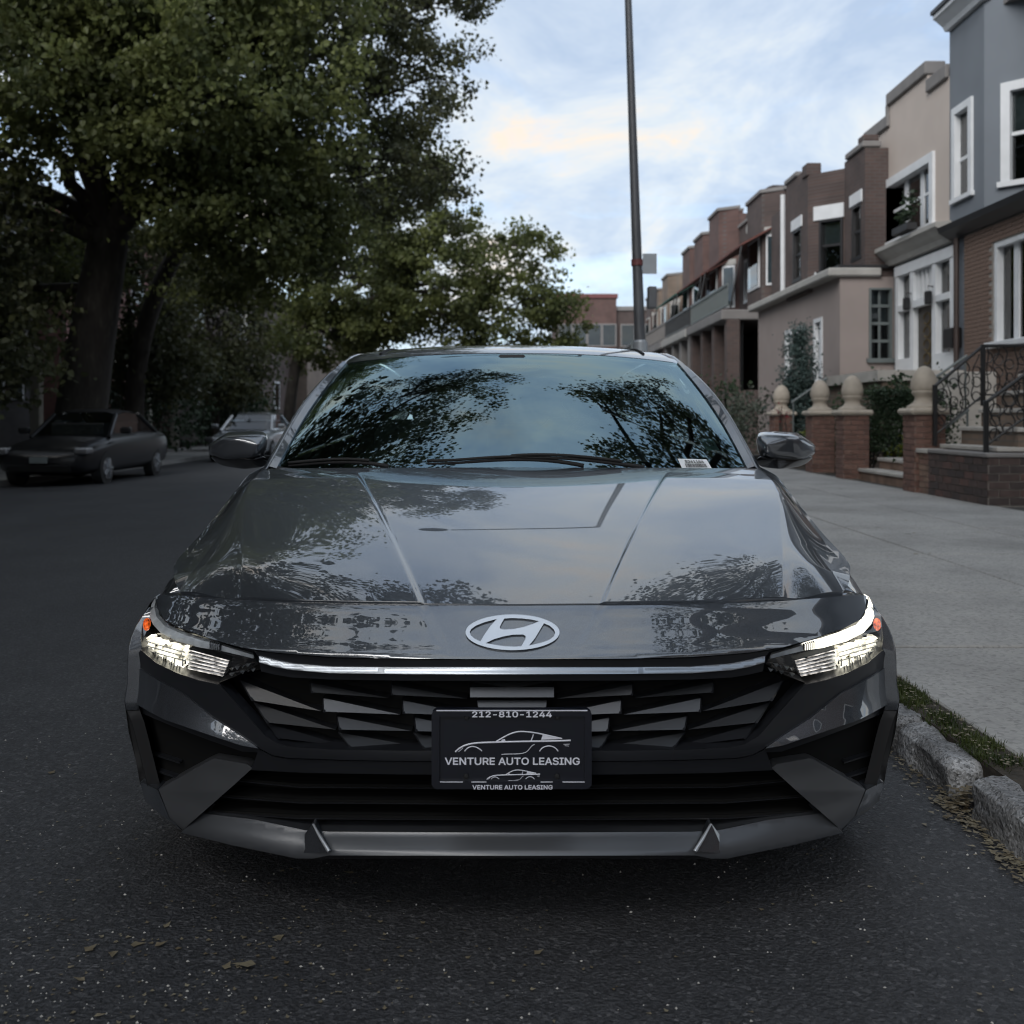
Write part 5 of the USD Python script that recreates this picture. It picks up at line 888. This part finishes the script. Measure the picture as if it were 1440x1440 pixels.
# -- the rest of the row, one house each
RAILS = ['coping_grey', 'rail_grey', 'iron_black']
def row_house(label, y0, y1, wallm, trim, ztop, porch, awn, gable, seed):
    r = random.Random(seed); t = thing('row_house', label, 'house', (9, (y0 + y1) / 2, .1)); L = y1 - y0; x = XF
    wins = [(y0 + L * a, y0 + L * a + 1.0, 5.1, 6.5) for a in (.12, .42, .72)]
    if gable: prof = [(y0, 4.2), (y1, 4.2), (y1, ztop - .5)] + [(y0 + L * (.5 + .36 * math.cos(q)), ztop - .5 + .5 * math.sin(q)) for q in np.linspace(0, math.pi, 12)] + [(y0, ztop - .5)]
    else: prof = [(y0, 4.2), (y1, 4.2), (y1, ztop - .25), (y1 - .7, ztop - .25), (y1 - .7, ztop), (y0 + .7, ztop), (y0 + .7, ztop - .25), (y0, ztop - .25)]
    obj(t, 'wall', wall_poly(opening(prof, *wins), x, x + .3), wallm); obj(t, 'side_wall', box(x, 14, y0 - .02, y0, 4.2, ztop - .4), wallm)
    for w in wins: frame_x(t, *w, x, .07, .05, m=trim, bars=(.5,))
    obj(t, 'parapet_cap', bevel_box(x - .06, x + .34, y0 + .75, y1 - .75, ztop, ztop + .09, .02), 'coping_grey') if not gable else obj(t, 'cornice', bevel_box(x - .08, x + .2, y0, y1, ztop - .62, ztop - .5, .02), 'coping_grey')
    for k in range(3): obj(t, 'roundel', tube([(x - .03, y0 + L * (.2 + .3 * k), ztop - .85 + (.25 if k == 1 else 0)), (x + .02, y0 + L * (.2 + .3 * k), ztop - .85 + (.25 if k == 1 else 0))], .16, 12), 'cornice_stone')
    bt_ = ztop - (.9 if gable else .35)
    for q, (a, b) in enumerate(((.10, .40), (.62, .92))[:2 - seed % 2]):
        ya, yb = y0 + L * a, y0 + L * b; bp = [(x, ya - .5), (x - .6, ya), (x - .6, yb), (x, yb + .5)]
        obj(t, 'bay', fix_closed(slab_prism(bp, lambda p, r_, s_: np.stack([p, r_, s_], -1), 4.2, bt_ + .3 * (q == 0))), wallm)
        obj(t, 'bay_cap', fix_closed(slab_prism([(x + .05, ya - .55), (x - .66, ya - .03), (x - .66, yb + .03), (x + .05, yb + .55)], lambda p, r_, s_: np.stack([p, r_, s_], -1), bt_ + .3 * (q == 0), bt_ + .1 + .3 * (q == 0))), 'coping_grey')
        w = obj(t, 'window', box(x - .64, x - .59, ya + .25, yb - .25, 5.0, 6.5), trim); obj(w, 'pane', box(x - .655, x - .642, ya + .33, yb - .33, 5.08, 6.42), 'window_pane')
        o, u, n = (x - .6, ya), np.array([.768, -.640]), np.array([-.640, -.768]); w = obj(t, 'window', fbox(o, u, n, .15, .65, -.02, .04, 5.0, 6.5), trim); obj(w, 'pane', fbox(o, u, n, .21, .59, .042, .05, 5.07, 6.43), 'window_pane')
        obj(t, 'lintel', fbox(o, u, n, .10, .70, -.02, .05, 6.52, 6.72), 'cornice_stone')
    xp = XF - 1.75
    if porch:
        obj(t, 'porch_roof', bevel_box(xp - .15, x, y0 + .1, y1 - .1, 3.95, 4.25, .03), 'coping_grey' if seed % 2 else 'cornice_stone')
        for k in range(4): yy = y0 + .25 + (L - .5) * k / 3; obj(t, 'column', bevel_box(xp, xp + .38, yy - .19, yy + .19, 1.2, 3.95, .02), 'brown_brickwork' if seed % 2 else 'coping_grey')
        obj(t, 'porch_base', box(xp, x, y0, y1, .1, 1.9), wallm if seed % 2 else 'brown_brickwork'); obj(t, 'back_wall', box(x, x + .2, y0, y1, 1.9, 4.2), 'door_dark')
        obj(t, 'porch_screen', box(xp + .5, xp + .52, y0 + .3, y1 - .3, 1.9, 3.95), 'room_dark')
        b = obj(t, 'balcony_rail', cat(box(xp, xp + .06, y0 + .1, y1 - .1, 4.95, 5.02), box(xp, xp + .06, y0 + .1, y1 - .1, 4.35, 4.40)), RAILS[seed % 3])
        for k in range(int(L / .16)): obj(b, 'baluster', box(xp + .015, xp + .045, y0 + .1 + k * .16, y0 + .14 + k * .16, 4.40, 4.95), RAILS[seed % 3])
    else: obj(t, 'ground_floor', box(XF - .9, XF + .3, y0, y1, .1, 4.2), 'cream_wall'); obj(t, 'eave', bevel_box(XF - 1.1, XF, y0, y1, 4.2, 4.4, .03), 'cornice_stone')
    if awn in ('awning_brown', 'awning_green'):
        v = np.array([[x, y0 + .3, 6.9], [x, y1 - .3, 6.9], [x - 1.3, y1 - .3, 6.2], [x - 1.3, y0 + .3, 6.2]]); v = np.vstack([v, v - [0, 0, .06]]); obj(t, 'awning', fix_closed((v, BOXF)), awn)
        for yy in (y0 + .35, y1 - .35): obj(t, 'awning_post', tube([(x - 1.25, yy, 6.2), (x - 1.6, yy, 4.3)], .028, 6), 'iron_black')
    obj(t, 'roof', box(x + .3, 14, y0, y1, ztop - .9, ztop - .8), 'coping_grey')
row_house('brown brick row house with curved parapet and brown awning, next beyond the brown house', 29.7, 36.0, 'brown_brickwork', 'white_trim', 8.35, True, 'awning_brown', True, 1)
row_house('red brown brick row house with flat stepped parapet beyond the curved one', 36.05, 42.0, 'red_brickwork', 'white_trim', 8.55, True, 'awning_brown', False, 2)
row_house('red brick row house with white balcony near the far end of the row', 42.05, 48.0, 'red_brickwork', 'white_trim', 8.2, True, 'awning_green', False, 3)
row_house('tan row house, last one before the lamp post hides the row', 48.05, 54.0, 'tan_brickwork', 'cornice_stone', 7.9, True, 'white', False, 4)
row_house('farthest small brick row house close beside the lamp post', 54.05, 60.0, 'brown_brickwork', 'cornice_stone', 7.6, True, 'none', False, 5)
# -- street end
def end_block(label, x0, x1, y0, z1, wm, nw):
    t = thing('end_building', label, 'building', ((x0 + x1) / 2, y0, 0)); obj(t, 'wall', box(x0, x1, y0, y0 + 12, 0, z1), wm); obj(t, 'coping', box(x0 - .1, x1 + .1, y0 - .12, y0 + 12, z1, z1 + .3), 'pole_band_red' if wm == 'red_brickwork' else 'coping_grey')
    for k in range(nw):
        a = x0 + (x1 - x0) * (k + .5) / nw
        for z in (2.2, 6.4): w = obj(t, 'window', box(a - .55, a + .55, y0 - .06, y0 + .0, z, z + 1.7), 'coping_grey'); obj(w, 'pane', box(a - .45, a + .45, y0 - .075, y0 - .062, z + .1, z + 1.6), 'window_pane')
end_block('red brick building with taller flat roof closing the far end of street', 3.4, 7.75, 76, 10.0, 'red_brickwork', 4); end_block('lower brown brick building behind the lamp post at the street end', 7.75, 13, 76.3, 9.1, 'brown_brickwork', 3)

# ================================================================== VEGETATION
LEAF = np.array([(0, 0, 0), (.42, .22, .06), (.30, .62, .02), (0, 1, -.10), (-.30, .62, .02), (-.42, .22, .06)])
LF = np.array([[0, 1, 2], [0, 2, 3], [0, 3, 4], [0, 4, 5]])
def foliage(points, sizes, seed, droop=.5):
    r = np.random.default_rng(seed); n = len(points); a = r.normal(size=(n, 3)); a[:, 2] -= droop; a /= np.linalg.norm(a, axis=1, keepdims=True)
    b = np.cross(a, r.normal(size=(n, 3))); b /= np.linalg.norm(b, axis=1, keepdims=True) + 1e-9; c = np.cross(a, b)
    s = sizes[:, None, None]; V = points[:, None] + s * (LEAF[None, :, 0:1] * b[:, None] + LEAF[None, :, 1:2] * a[:, None] + LEAF[None, :, 2:3] * c[:, None])
    return V.reshape(-1, 3), (np.arange(n)[:, None, None] * 6 + LF[None]).reshape(-1, 3)
def clumps(blobs, per, spread, seed, shell=.55):
    """clump centres filling ellipsoids (cx, cy, cz, rx, ry, rz, n), then leaves around each"""
    r = np.random.default_rng(seed); C = []
    for cx, cy, cz, rx, ry, rz, n in blobs:
        d = r.normal(size=(n, 3)); d /= np.linalg.norm(d, axis=1, keepdims=True); k = r.uniform(shell ** 3, 1, n) ** (1 / 3) * (1 + .18 * r.normal(size=n)); C.append(np.array([cx, cy, cz]) + d * k[:, None] * [rx, ry, rz])
    C = np.vstack(C); m = r.poisson(per, len(C)); idx = np.repeat(np.arange(len(C)), m); sp = spread * r.uniform(.6, 1.3, len(C))
    return C, C[idx] + r.normal(size=(len(idx), 3)) * sp[idx, None] * [1, 1, .7]
def limb(a, b, r0, r1, seed, n=8, wob=.25):
    r = np.random.default_rng(seed); t = np.linspace(0, 1, n)[:, None]; a, b = np.array(a, float), np.array(b, float); p = a + (b - a) * t; p[:, 2] += np.sin(t[:, 0] * np.pi) * .12 * np.linalg.norm(b - a)
    p[1:-1] += r.normal(size=(n - 2, 3)) * wob * .3; return tube(p, np.linspace(r0, r1, n), 8)
def tree(label, base, trunk_pts, trunk_r, blobs, per, spread, leaf, m, seed, limb_r=.16, name='street_tree', n_twigs=70, forks=None, keep=None):
    t = thing(name, label, 'tree', base); obj(t, 'trunk', tube(spl(trunk_pts, 18), np.interp(np.linspace(0, 1, 18), [0, .08, 1], [trunk_r * 1.25, trunk_r, trunk_r * .72]), 14), 'bark', 50)
    C, L = clumps(blobs, per, spread, seed); topp = np.array(trunk_pts[-1], float)
    if keep is not None: C = C[keep(C)]; L = L[keep(L)]
    for k, (cx, cy, cz, rx, ry, rz, n) in enumerate(blobs):
        obj(t, 'limb', limb(topp, (cx, cy, cz + rz * .2), limb_r, .035, seed + k), 'bark', 50)
    for k, (a, b, ra) in enumerate(forks or []): obj(t, 'limb', limb(a, b, ra, .05, seed + 40 + k), 'bark', 50)
    r = np.random.default_rng(seed + 9); cen = np.array([b[:3] for b in blobs]); tw = []
    for c in C[r.permutation(len(C))[:n_twigs]]: q = cen[np.argmin(((cen - c) ** 2).sum(1))]; tw.append(limb(q * .8 + topp * .2, c, .035, .008, int(abs(c[0]) * 999) % 9999, 6))
    if tw: obj(t, 'twigs', cat(*tw), 'bark', 50, kind='stuff')
    rs = np.random.default_rng(seed + 3); obj(t, 'crown', foliage(L, rs.uniform(leaf[0], leaf[1], len(L)), seed + 5), m, kind='stuff')
    return t
T1 = at(108, 668, 18.2); T1[2] = .1
tree('massive plane tree with thick trunk and low spreading limbs at the left', (-9.97, 23.4, -.04), [(-9.97, 23.4, -.1), (-9.77, 23.4, 1.75), (-9.45, 23.4, 3.8), (-9.19, 23.4, 5.35)], .6,
     [(-10.29, 21.34, 8.56, 3.73, 3.09, 2.19, 256), (-6.43, 21.21, 8.05, 3.21, 3.09, 2.57, 324), (-5.66, 22.63, 5.35, 2.06, 2.31, 1.67, 148), (-9.77, 20.57, 11.65, 5.4, 4.11, 2.83, 432), (-14.01, 22.5, 6.12, 2.06, 2.57, 1.54, 121), (-12.6, 26.36, 5.22, 2.31, 2.06, 1.16, 81), (-7.46, 24.17, 11.9, 3.86, 3.09, 2.83, 256)],
     100, .27, (.075, .16), 'plane_leaves', 31, .25, forks=[((-9.26, 23.27, 5.09), (-13.63, 22.63, 5.48), 0.2), ((-9.19, 23.27, 5.35), (-11.19, 22.37, 7.92), 0.19), ((-9.13, 23.4, 5.22), (-6.81, 22.63, 6.89), 0.2), ((-9.39, 23.4, 3.93), (-12.34, 23.14, 3.42), 0.14)])
tree('tall dark leaved tree behind the plane tree, its ragged edge against the sky', (-9.9, 27, -.04), [(-9.9, 27, -.1), (-9.5, 26.6, 3.5), (-7.2, 25.5, 6.8)], .26,
     [(-4.6, 24.5, 10.6, 3.6, 2.8, 2.6, 210), (-2.4, 24.2, 9.2, 1.7, 1.6, 1.3, 46), (-1.9, 24.2, 11.4, 1.6, 1.6, 1.2, 46), (-6.5, 25, 7.0, 2.6, 2.2, 2.0, 120), (-3.0, 24.4, 7.0, 1.6, 1.6, 1.2, 60), (-1.3, 24, 6.6, .5, .6, .9, 9)],
     84, .20, (.065, .13), 'dark_leaves', 52, .12)
tree('smaller olive green tree leaning over the street behind the roof', (-9.6, 44, -.04), [(-9.6, 44, -.1), (-9.4, 44, 2.7), (-8.9, 44, 4.9)], .27,
     [(-6.53, 43.31, 7.5, 3.27, 3.12, 3.41, 196), (-3.41, 42.88, 6.93, 2.84, 2.84, 2.84, 168), (-0.43, 42.6, 5.51, 2.13, 1.85, 1.85, 61), (1.7, 42.32, 5.65, 1.56, 1.42, 1.28, 28), (0.28, 42.6, 8.06, 1.7, 1.42, 0.99, 19), (-7.67, 44.02, 4.66, 2.84, 2.56, 1.42, 84), (-4.26, 42.6, 10.9, 1.99, 1.99, 1.42, 56), (1.42, 42.32, 3.66, 1.56, 1.14, 0.85, 19)],
     88, .27, (.11, .2), 'plane_leaves', 73, .13)
tree('street tree overhanging the car from the left, only seen in reflections', (-9.9, 4, -.04), [(-9.9, 4, -.1), (-9.4, 4.2, 3), (-7.4, 4.6, 5.8)], .3,
     [(-5.0, 6.0, 8.4, 2.6, 3.0, 1.9, 120), (-2.6, 6.2, 8.8, 1.5, 1.7, 1.1, 44), (-4.6, 9.5, 9.8, 2.4, 2.4, 1.8, 110), (-1.9, 9.0, 10.2, 1.5, 1.5, 1.0, 34), (-5.5, 1.5, 7.5, 2.8, 2.6, 2.0, 110), (-1.4, 10.4, 9.4, 1.3, 1.2, .9, 36)], 70, .22, (.08, .13), 'dark_leaves', 91, .13)
tree('street tree on the right pavement whose lowest leaves hang at the top edge', (2.3, 2.3, .1), [(2.3, 2.3, 0), (2.3, 2.4, 2.5), (2.5, 2.8, 5.0)], .2,
     [(3.5, 3.0, 7.0, 1.4, 2.2, 1.3, 60), (3.3, 6.0, 6.9, 1.2, 1.6, 1.0, 32), (2.3, 5.4, 8.0, .9, 1.2, .8, 22), (3.6, -1.0, 7.0, 2.4, 2.0, 1.6, 80), (3.4, 9.0, 8.0, 1.7, 1.6, 1.1, 64), (2.0, 8.6, 8.6, .9, .9, .6, 16), (4.6, 7.2, 7.4, 1.2, 1.4, 1.0, 30), (2.42, 6.6, 4.46, .1, .2, .05, 1), (2.98, 6.8, 4.56, .1, .2, .05, 1)], 64, .20, (.07, .12), 'dark_leaves', 117, .10, n_twigs=60)
for (bx, by, sd, lab) in ((-11.6, 21.5, 401, 'small dense dark tree between the plane tree and the house behind it'), (-10.6, 28.5, 402, 'dark yard tree hiding the grey house on the left'), (-10.2, 35, 403, 'dark yard tree hiding the pink walled house'), (-13.0, 16.5, 404, 'dark yard tree at the far left edge')):
    tree(lab, (bx, by, .1), [(bx, by, 0), (bx + .1, by, 1.5), (bx, by, 3)], .13, [(bx, by, 4.4, 2.0, 1.7, 2.2, 120), (bx + .9, by - .6, 2.6, 1.4, 1.2, 1.1, 60), (bx - .5, by, 6.2, 1.8, 1.6, 1.4, 60)], 44, .30, (.10, .18), 'dark_leaves', sd, .06, name='yard_tree', n_twigs=12)
for (bx, by, sd) in ((-10.0, -9, 141), (6.5, -20, 163), (-12.0, 1.5, 177), (-12.6, 9.0, 199)):
    tree(f'big leafy street tree {"far left" if bx < -10 else "left" if bx < 0 else "right"} of the road behind the photographer, {"nearer" if by > -15 else "farther"} one{" but one" if by > 5 else ""}', (bx, by, .1), [(bx, by, 0), (bx, by, 3), (bx * .95, by, 5)], .3, [(bx * .8, by, 8, 4.2, 4, 3.2, 160), (bx * .45, by - 2, 9, 3, 3, 2.4, 90)], 30, .5, (.2, .32), 'dark_leaves', sd, .14, n_twigs=20)
def bush(label, blobs, per, spread, leaf, m, seed, name='shrub', catg='shrub', stem=True):
    b = blobs[0]; t = thing(name, label, catg, (b[0], b[1], .13)); C, L = clumps(blobs, per, spread, seed, .3); L = L[L[:, 2] > .1]
    rs = np.random.default_rng(seed); obj(t, 'foliage', foliage(L, rs.uniform(*leaf, len(L)), seed, 0.0), m, kind='stuff')
    if stem: obj(t, 'stems', cat(*[limb((b[0], b[1], .1), C[i], .02, .006, seed + i, 5, .1) for i in range(min(8, len(C)))]), 'bark', 50)
    return t
cn = [(5.95, 21.2, .5 + k * .38, .62 * (1 - k / 7.2), .55 * (1 - k / 7.2), .3, int(60 * (1 - k / 8))) for k in range(7)]
bush('blue green conifer bush in front of the pinkish house wall', cn, 60, .11, (.03, .06), 'blue_needles', 201, 'conifer', 'conifer')
bush('loose grey green shrub mass beside the windscreen pillar', [(5.0, 23.5, .9, .75, .7, .7, 60), (5.6, 24.5, 1.2, .6, .6, .6, 40), (4.9, 22.6, .6, .4, .4, .4, 20)], 18, .14, (.05, .10), 'sage_leaves', 211)
bush('tall dark green shrub at the corner of the porch row', [(5.4, 27, 1.3, .9, .9, .9, 60), (5.2, 30, 1.2, .9, .9, .8, 40)], 16, .16, (.06, .12), 'hedge_leaves', 213)
bush('bright yellow green plant low behind the third pillar', [(5.85, 19.6, .55, .25, .3, .25, 14)], 16, .09, (.04, .08), 'lime_leaves', 221, stem=False)
bush('dark red flowering plant beside the farthest pillar', [(5.35, 20.3, 1.25, .12, .15, .14, 6)], 12, .06, (.03, .06), 'flower_red', 223)
bush('dark shrub between the second and third pillars', [(6.1, 17.6, .8, .45, .4, .5, 30), (6.0, 18.9, .9, .4, .4, .5, 24)], 16, .11, (.04, .08), 'hedge_leaves', 227)
hb = thing('clipped_hedge', 'flat topped clipped dark hedge behind the gate steps', 'hedge', (6.4, 16.6, .13)); r = np.random.default_rng(5); n = 9000
q = np.stack([r.uniform(5.75, 6.9, n), r.uniform(16.4, 17.1, n), r.uniform(.55, 1.52, n)], 1); q[: n // 2, 1] = 16.4 + r.normal(0, .03, n // 2); q[n // 2: n // 2 + 1400, 2] = 1.52 + r.normal(0, .02, 1400)
obj(hb, 'foliage', foliage(q, r.uniform(.03, .055, n), 6, 0), 'hedge_leaves', kind='stuff'); obj(hb, 'stems', cat(*[tube([(x, 16.7, .1), (x, 16.7, .9)], .02, 5) for x in (5.9, 6.2, 6.5, 6.8)]), 'bark')
bush('low yellowish plants beside the two gate steps', [(6.2, 16.2, .62, .35, .12, .18, 18)], 14, .06, (.03, .06), 'lime_leaves', 231, stem=False)
bush('dark shrub behind the nearest pillar finial', [(6.15, 14.9, 1.0, .35, .4, .55, 36), (5.9, 14.5, .8, .3, .3, .4, 20)], 18, .10, (.04, .08), 'hedge_leaves', 233)
bush('bushy dark plants below the white entrance', [(6.9, 17.9, 1.5, .5, .5, .4, 36), (6.6, 19.0, 1.3, .5, .6, .5, 30)], 16, .12, (.04, .09), 'hedge_leaves', 235)
bush('small potted plant on the ledge under the beige house window', [(7.72, 20.0, 5.0, .12, .22, .16, 9), (7.72, 19.8, 5.3, .07, .08, .2, 5)], 14, .07, (.05, .1), 'hedge_leaves', 237, 'potted_plant', 'plant', stem=False)
# left side: dark bushes, houses, parked cars
for i, (x, y, rx, rz, lab) in enumerate(((-10.6, 30, 1.9, 1.6, 'big round dark bush right of the plane tree trunk'), (-9.9, 36.5, 1.3, 1.1, 'second dark bush behind the silver parked car'), (-12.2, 20, 1.6, 1.4, 'shapeless dark bush left of the plane tree trunk'), (-11.5, 41, 2.2, 1.6, 'dark bush beneath the smaller olive green tree'))):
    bush(lab, [(x, y, rz * .9, rx, rx, rz, 130)], 26, .26, (.08, .15), 'hedge_leaves', 301 + i)
for i, (y0, y1, x, wm, lab) in enumerate(((12, 21, -14.5, 'cream_wall', 'shaded house half hidden behind the plane tree trunk'), (22, 30, -14, 'grey_brickwork', 'shaded grey house with pale porch gable among the left trees'), (31, 38, -13.5, 'pink_wall', 'house with pink wall glimpsed through leaves left of the sedan'), (39, 60, -13, 'brown_brickwork', 'far brown house row behind the left trees'), (60, 90, -12, 'tan_brickwork', 'farthest left building behind the tree branches'))):
    t = thing('left_house', lab, 'house', (x - 4, (y0 + y1) / 2, .1)); obj(t, 'wall', box(x - 9, x, y0, y1, .1, 7.5), wm); obj(t, 'roof', box(x - 9.2, x + .3, y0 - .1, y1 + .1, 7.5, 7.8), 'coping_grey')
    for k in range(3):
        a = y0 + (y1 - y0) * (k + .5) / 3
        for z in (1.6, 4.8): w = obj(t, 'window', box(x - .02, x + .05, a - .6, a + .6, z, z + 1.5), 'white_trim'); obj(w, 'pane', box(x + .052, x + .06, a - .5, a + .5, z + .1, z + 1.4), 'window_pane')
    if i in (1, 2):
        ym = y0 + 2.5; p = obj(t, 'porch', fix_closed(slab_prism([(ym - 1.6, 2.6), (ym + 1.6, 2.6), (ym, 3.4)], lambda a, b, q: np.stack([q, a, b], -1), x, x + 2.2)), 'cream_wall')
        for a in (-1.3, 1.3): obj(p, 'porch_post', bevel_box(x + 1.9, x + 2.15, ym + a - .12, ym + a + .12, .1, 2.6, .02), 'cream_wall')
for (x0, x1, y0, y1, wm, lab) in ((9.2, 18, -8, 2.9, 'brown_brickwork', 'brick house beside the photographer on the right'), (9, 18, -20, -8.1, 'tan_brickwork', 'tan house behind the photographer on the right'), (9, 18, -36, -20.1, 'red_brickwork', 'red house farther behind on the right'), (-22, -13, -8, 11.9, 'brown_brickwork', 'brick house beside the photographer across the street'), (-22, -13, -36, -8.1, 'grey_brickwork', 'grey house behind the photographer across the street')):
    t = thing('brick_house', lab, 'house', ((x0 + x1) / 2, (y0 + y1) / 2, .1)); obj(t, 'wall', box(x0, x1, y0, y1, .1, 8.0), wm); obj(t, 'roof', box(x0 - .2, x1 + .2, y0 - .0, y1 + .0, 8.0, 8.3), 'coping_grey')
    fx, sg_ = (x0, -1) if x0 > 0 else (x1, 1)
    if x1 - x0 < 30:
        for k in range(3):
            a = y0 + (y1 - y0) * (k + .5) / 3
            for z in (1.8, 5.2): w = obj(t, 'window', box(fx, fx + sg_ * .06, a - .6, a + .6, z, z + 1.5), 'white_trim'); obj(w, 'pane', box(fx + sg_ * .062, fx + sg_ * .07, a - .5, a + .5, z + .1, z + 1.4), 'window_pane')
def parked_car(label, cx, cy, paint, seed):
    """a plain saloon parked along the left kerb, nose towards the camera"""
    t = thing('parked_car', label, 'car', (cx, cy + 2.3, 0), 'cars parked along the left kerb')
    st_ = [(0, .60, .35, .62), (.15, .78, .25, .72), (.6, .86, .2, .82), (1.3, .88, .2, .92), (2.3, .89, .2, .95), (3.4, .88, .2, .98), (4.2, .84, .25, 1.0), (4.55, .74, .35, .92)]
    an = np.linspace(0, 2 * np.pi, 25)[:-1]; sec = []
    for y_, w, z0, z1 in st_:
        c, s = np.cos(an), np.sin(an); e = .45; sec.append(np.stack([cx + w * np.sign(c) * np.abs(c) ** e, np.full(24, cy + y_), (z0 + z1) / 2 + (z1 - z0) / 2 * np.sign(s) * np.abs(s) ** e], 1))
    V, Fq = grid(np.array(sec), False, True); n = len(V); V = np.vstack([V, sec[0].mean(0), sec[-1].mean(0)]); k = np.arange(24)
    Fq = np.vstack([Fq, np.stack([(k + 1) % 24, k, np.full(24, n)], 1), np.stack([n - 24 + k, n - 24 + (k + 1) % 24, np.full(24, n + 1)], 1)]); obj(t, 'body', fix_closed((V, Fq)), paint, 40)
    gsec = [(1.25, .74, .92), (1.95, .60, 1.36), (2.5, .58, 1.42), (3.2, .57, 1.38), (4.0, .68, .99)]
    G = np.array([[(cx - w, cy + y_, .9), (cx - w + (.12 if z > 1 else 0) * 0, cy + y_, z - .05), (cx - w * .7, cy + y_, z), (cx + w * .7, cy + y_, z), (cx + w, cy + y_, z - .05), (cx + w, cy + y_, .9)] for y_, w, z in gsec])
    obj(t, 'cabin_glass', fix(grid(G), (0, 0, 1)), 'window_pane'); obj(t, 'cabin_inside', fix_closed(box(cx - .5, cx + .5, cy + 1.6, cy + 3.6, .85, 1.15)), 'interior_dark')
    obj(t, 'roof', fix(grid(G[1:4, 1:5] + [0, 0, .012]), (0, 0, 1)), paint, 40)
    for sx in (-1, 1):
        for a, b in ((0, 1), (3, 4)): p = G[[a, b], (0 if sx < 0 else -1) if False else (1 if sx < 0 else 4)]; obj(t, 'pillar', tube(p + [0, 0, .01], .04, 6), paint, 40)
        obj(t, 'headlight', bevel_box(cx + sx * .72 - .13, cx + sx * .72 + .13, cy + .02, cy + .3, .60, .72, .03), 'rim_alloy', 30); obj(t, 'mirror', bevel_box(cx + sx * .98 - .11, cx + sx * .98 + .09, cy + 1.45, cy + 1.6, .95, 1.08, .03), paint, 30)
        for wy in (.85, 3.5):
            v, f = revolve([(0, .09), (.19, .095), (.21, .10), (.31, .09), (.32, 0), (.31, -.09), (0, -.09)], 0, 0, 24); wl = obj(t, 'wheel', fix((np.stack([cx + sx * (.78 + v[:, 2]), cy + wy + v[:, 0], .32 + v[:, 1]], 1), f), (sx, 0, 0)), 'rubber', 40)
            v, f = revolve([(.02, .112), (.05, .118), (.17, .104), (.195, .112), (.20, .09)], 0, 0, 24); obj(wl, 'rim', fix((np.stack([cx + sx * (.78 + v[:, 2]), cy + wy + v[:, 0], .32 + v[:, 1]], 1), f), (sx, 0, 0)), 'rim_alloy', 40)
            for q in range(5): a = q * 1.2566; obj(wl, 'spoke', tube([(cx + sx * .905, cy + wy + .03 * math.cos(a), .32 + .03 * math.sin(a)), (cx + sx * .893, cy + wy + .19 * math.cos(a), .32 + .19 * math.sin(a))], .022, 5), 'silver_paint' if 'silver_paint' in MATS else 'rim_alloy')
    stage.GetPrimAtPath(t).GetAttribute('xformOp:translate').Set((cx, cy + 2.3, -.165))
    obj(t, 'bumper_intake', bevel_box(cx - .55, cx + .55, cy - .03, cy + .2, .28, .42, .02), 'intake_black'); obj(t, 'licence_plate', box(cx - .16, cx + .16, cy - .045, cy - .03, .45, .56), 'rail_grey')
plain('silver_paint', (.36, .38, .40), .3, metal=.6, coat=1.0, var=.03); plain('black_paint', (.006, .006, .007), .4, coat=.25, var=.05, coat_rough=.15, spec=.25)
parked_car('silver saloon parked on the left, beyond the sedan mirror', -7.75, 28.6, 'silver_paint', 1); parked_car('black car parked in front of the plane tree trunk', -8.4, 18.2, 'black_paint', 2)
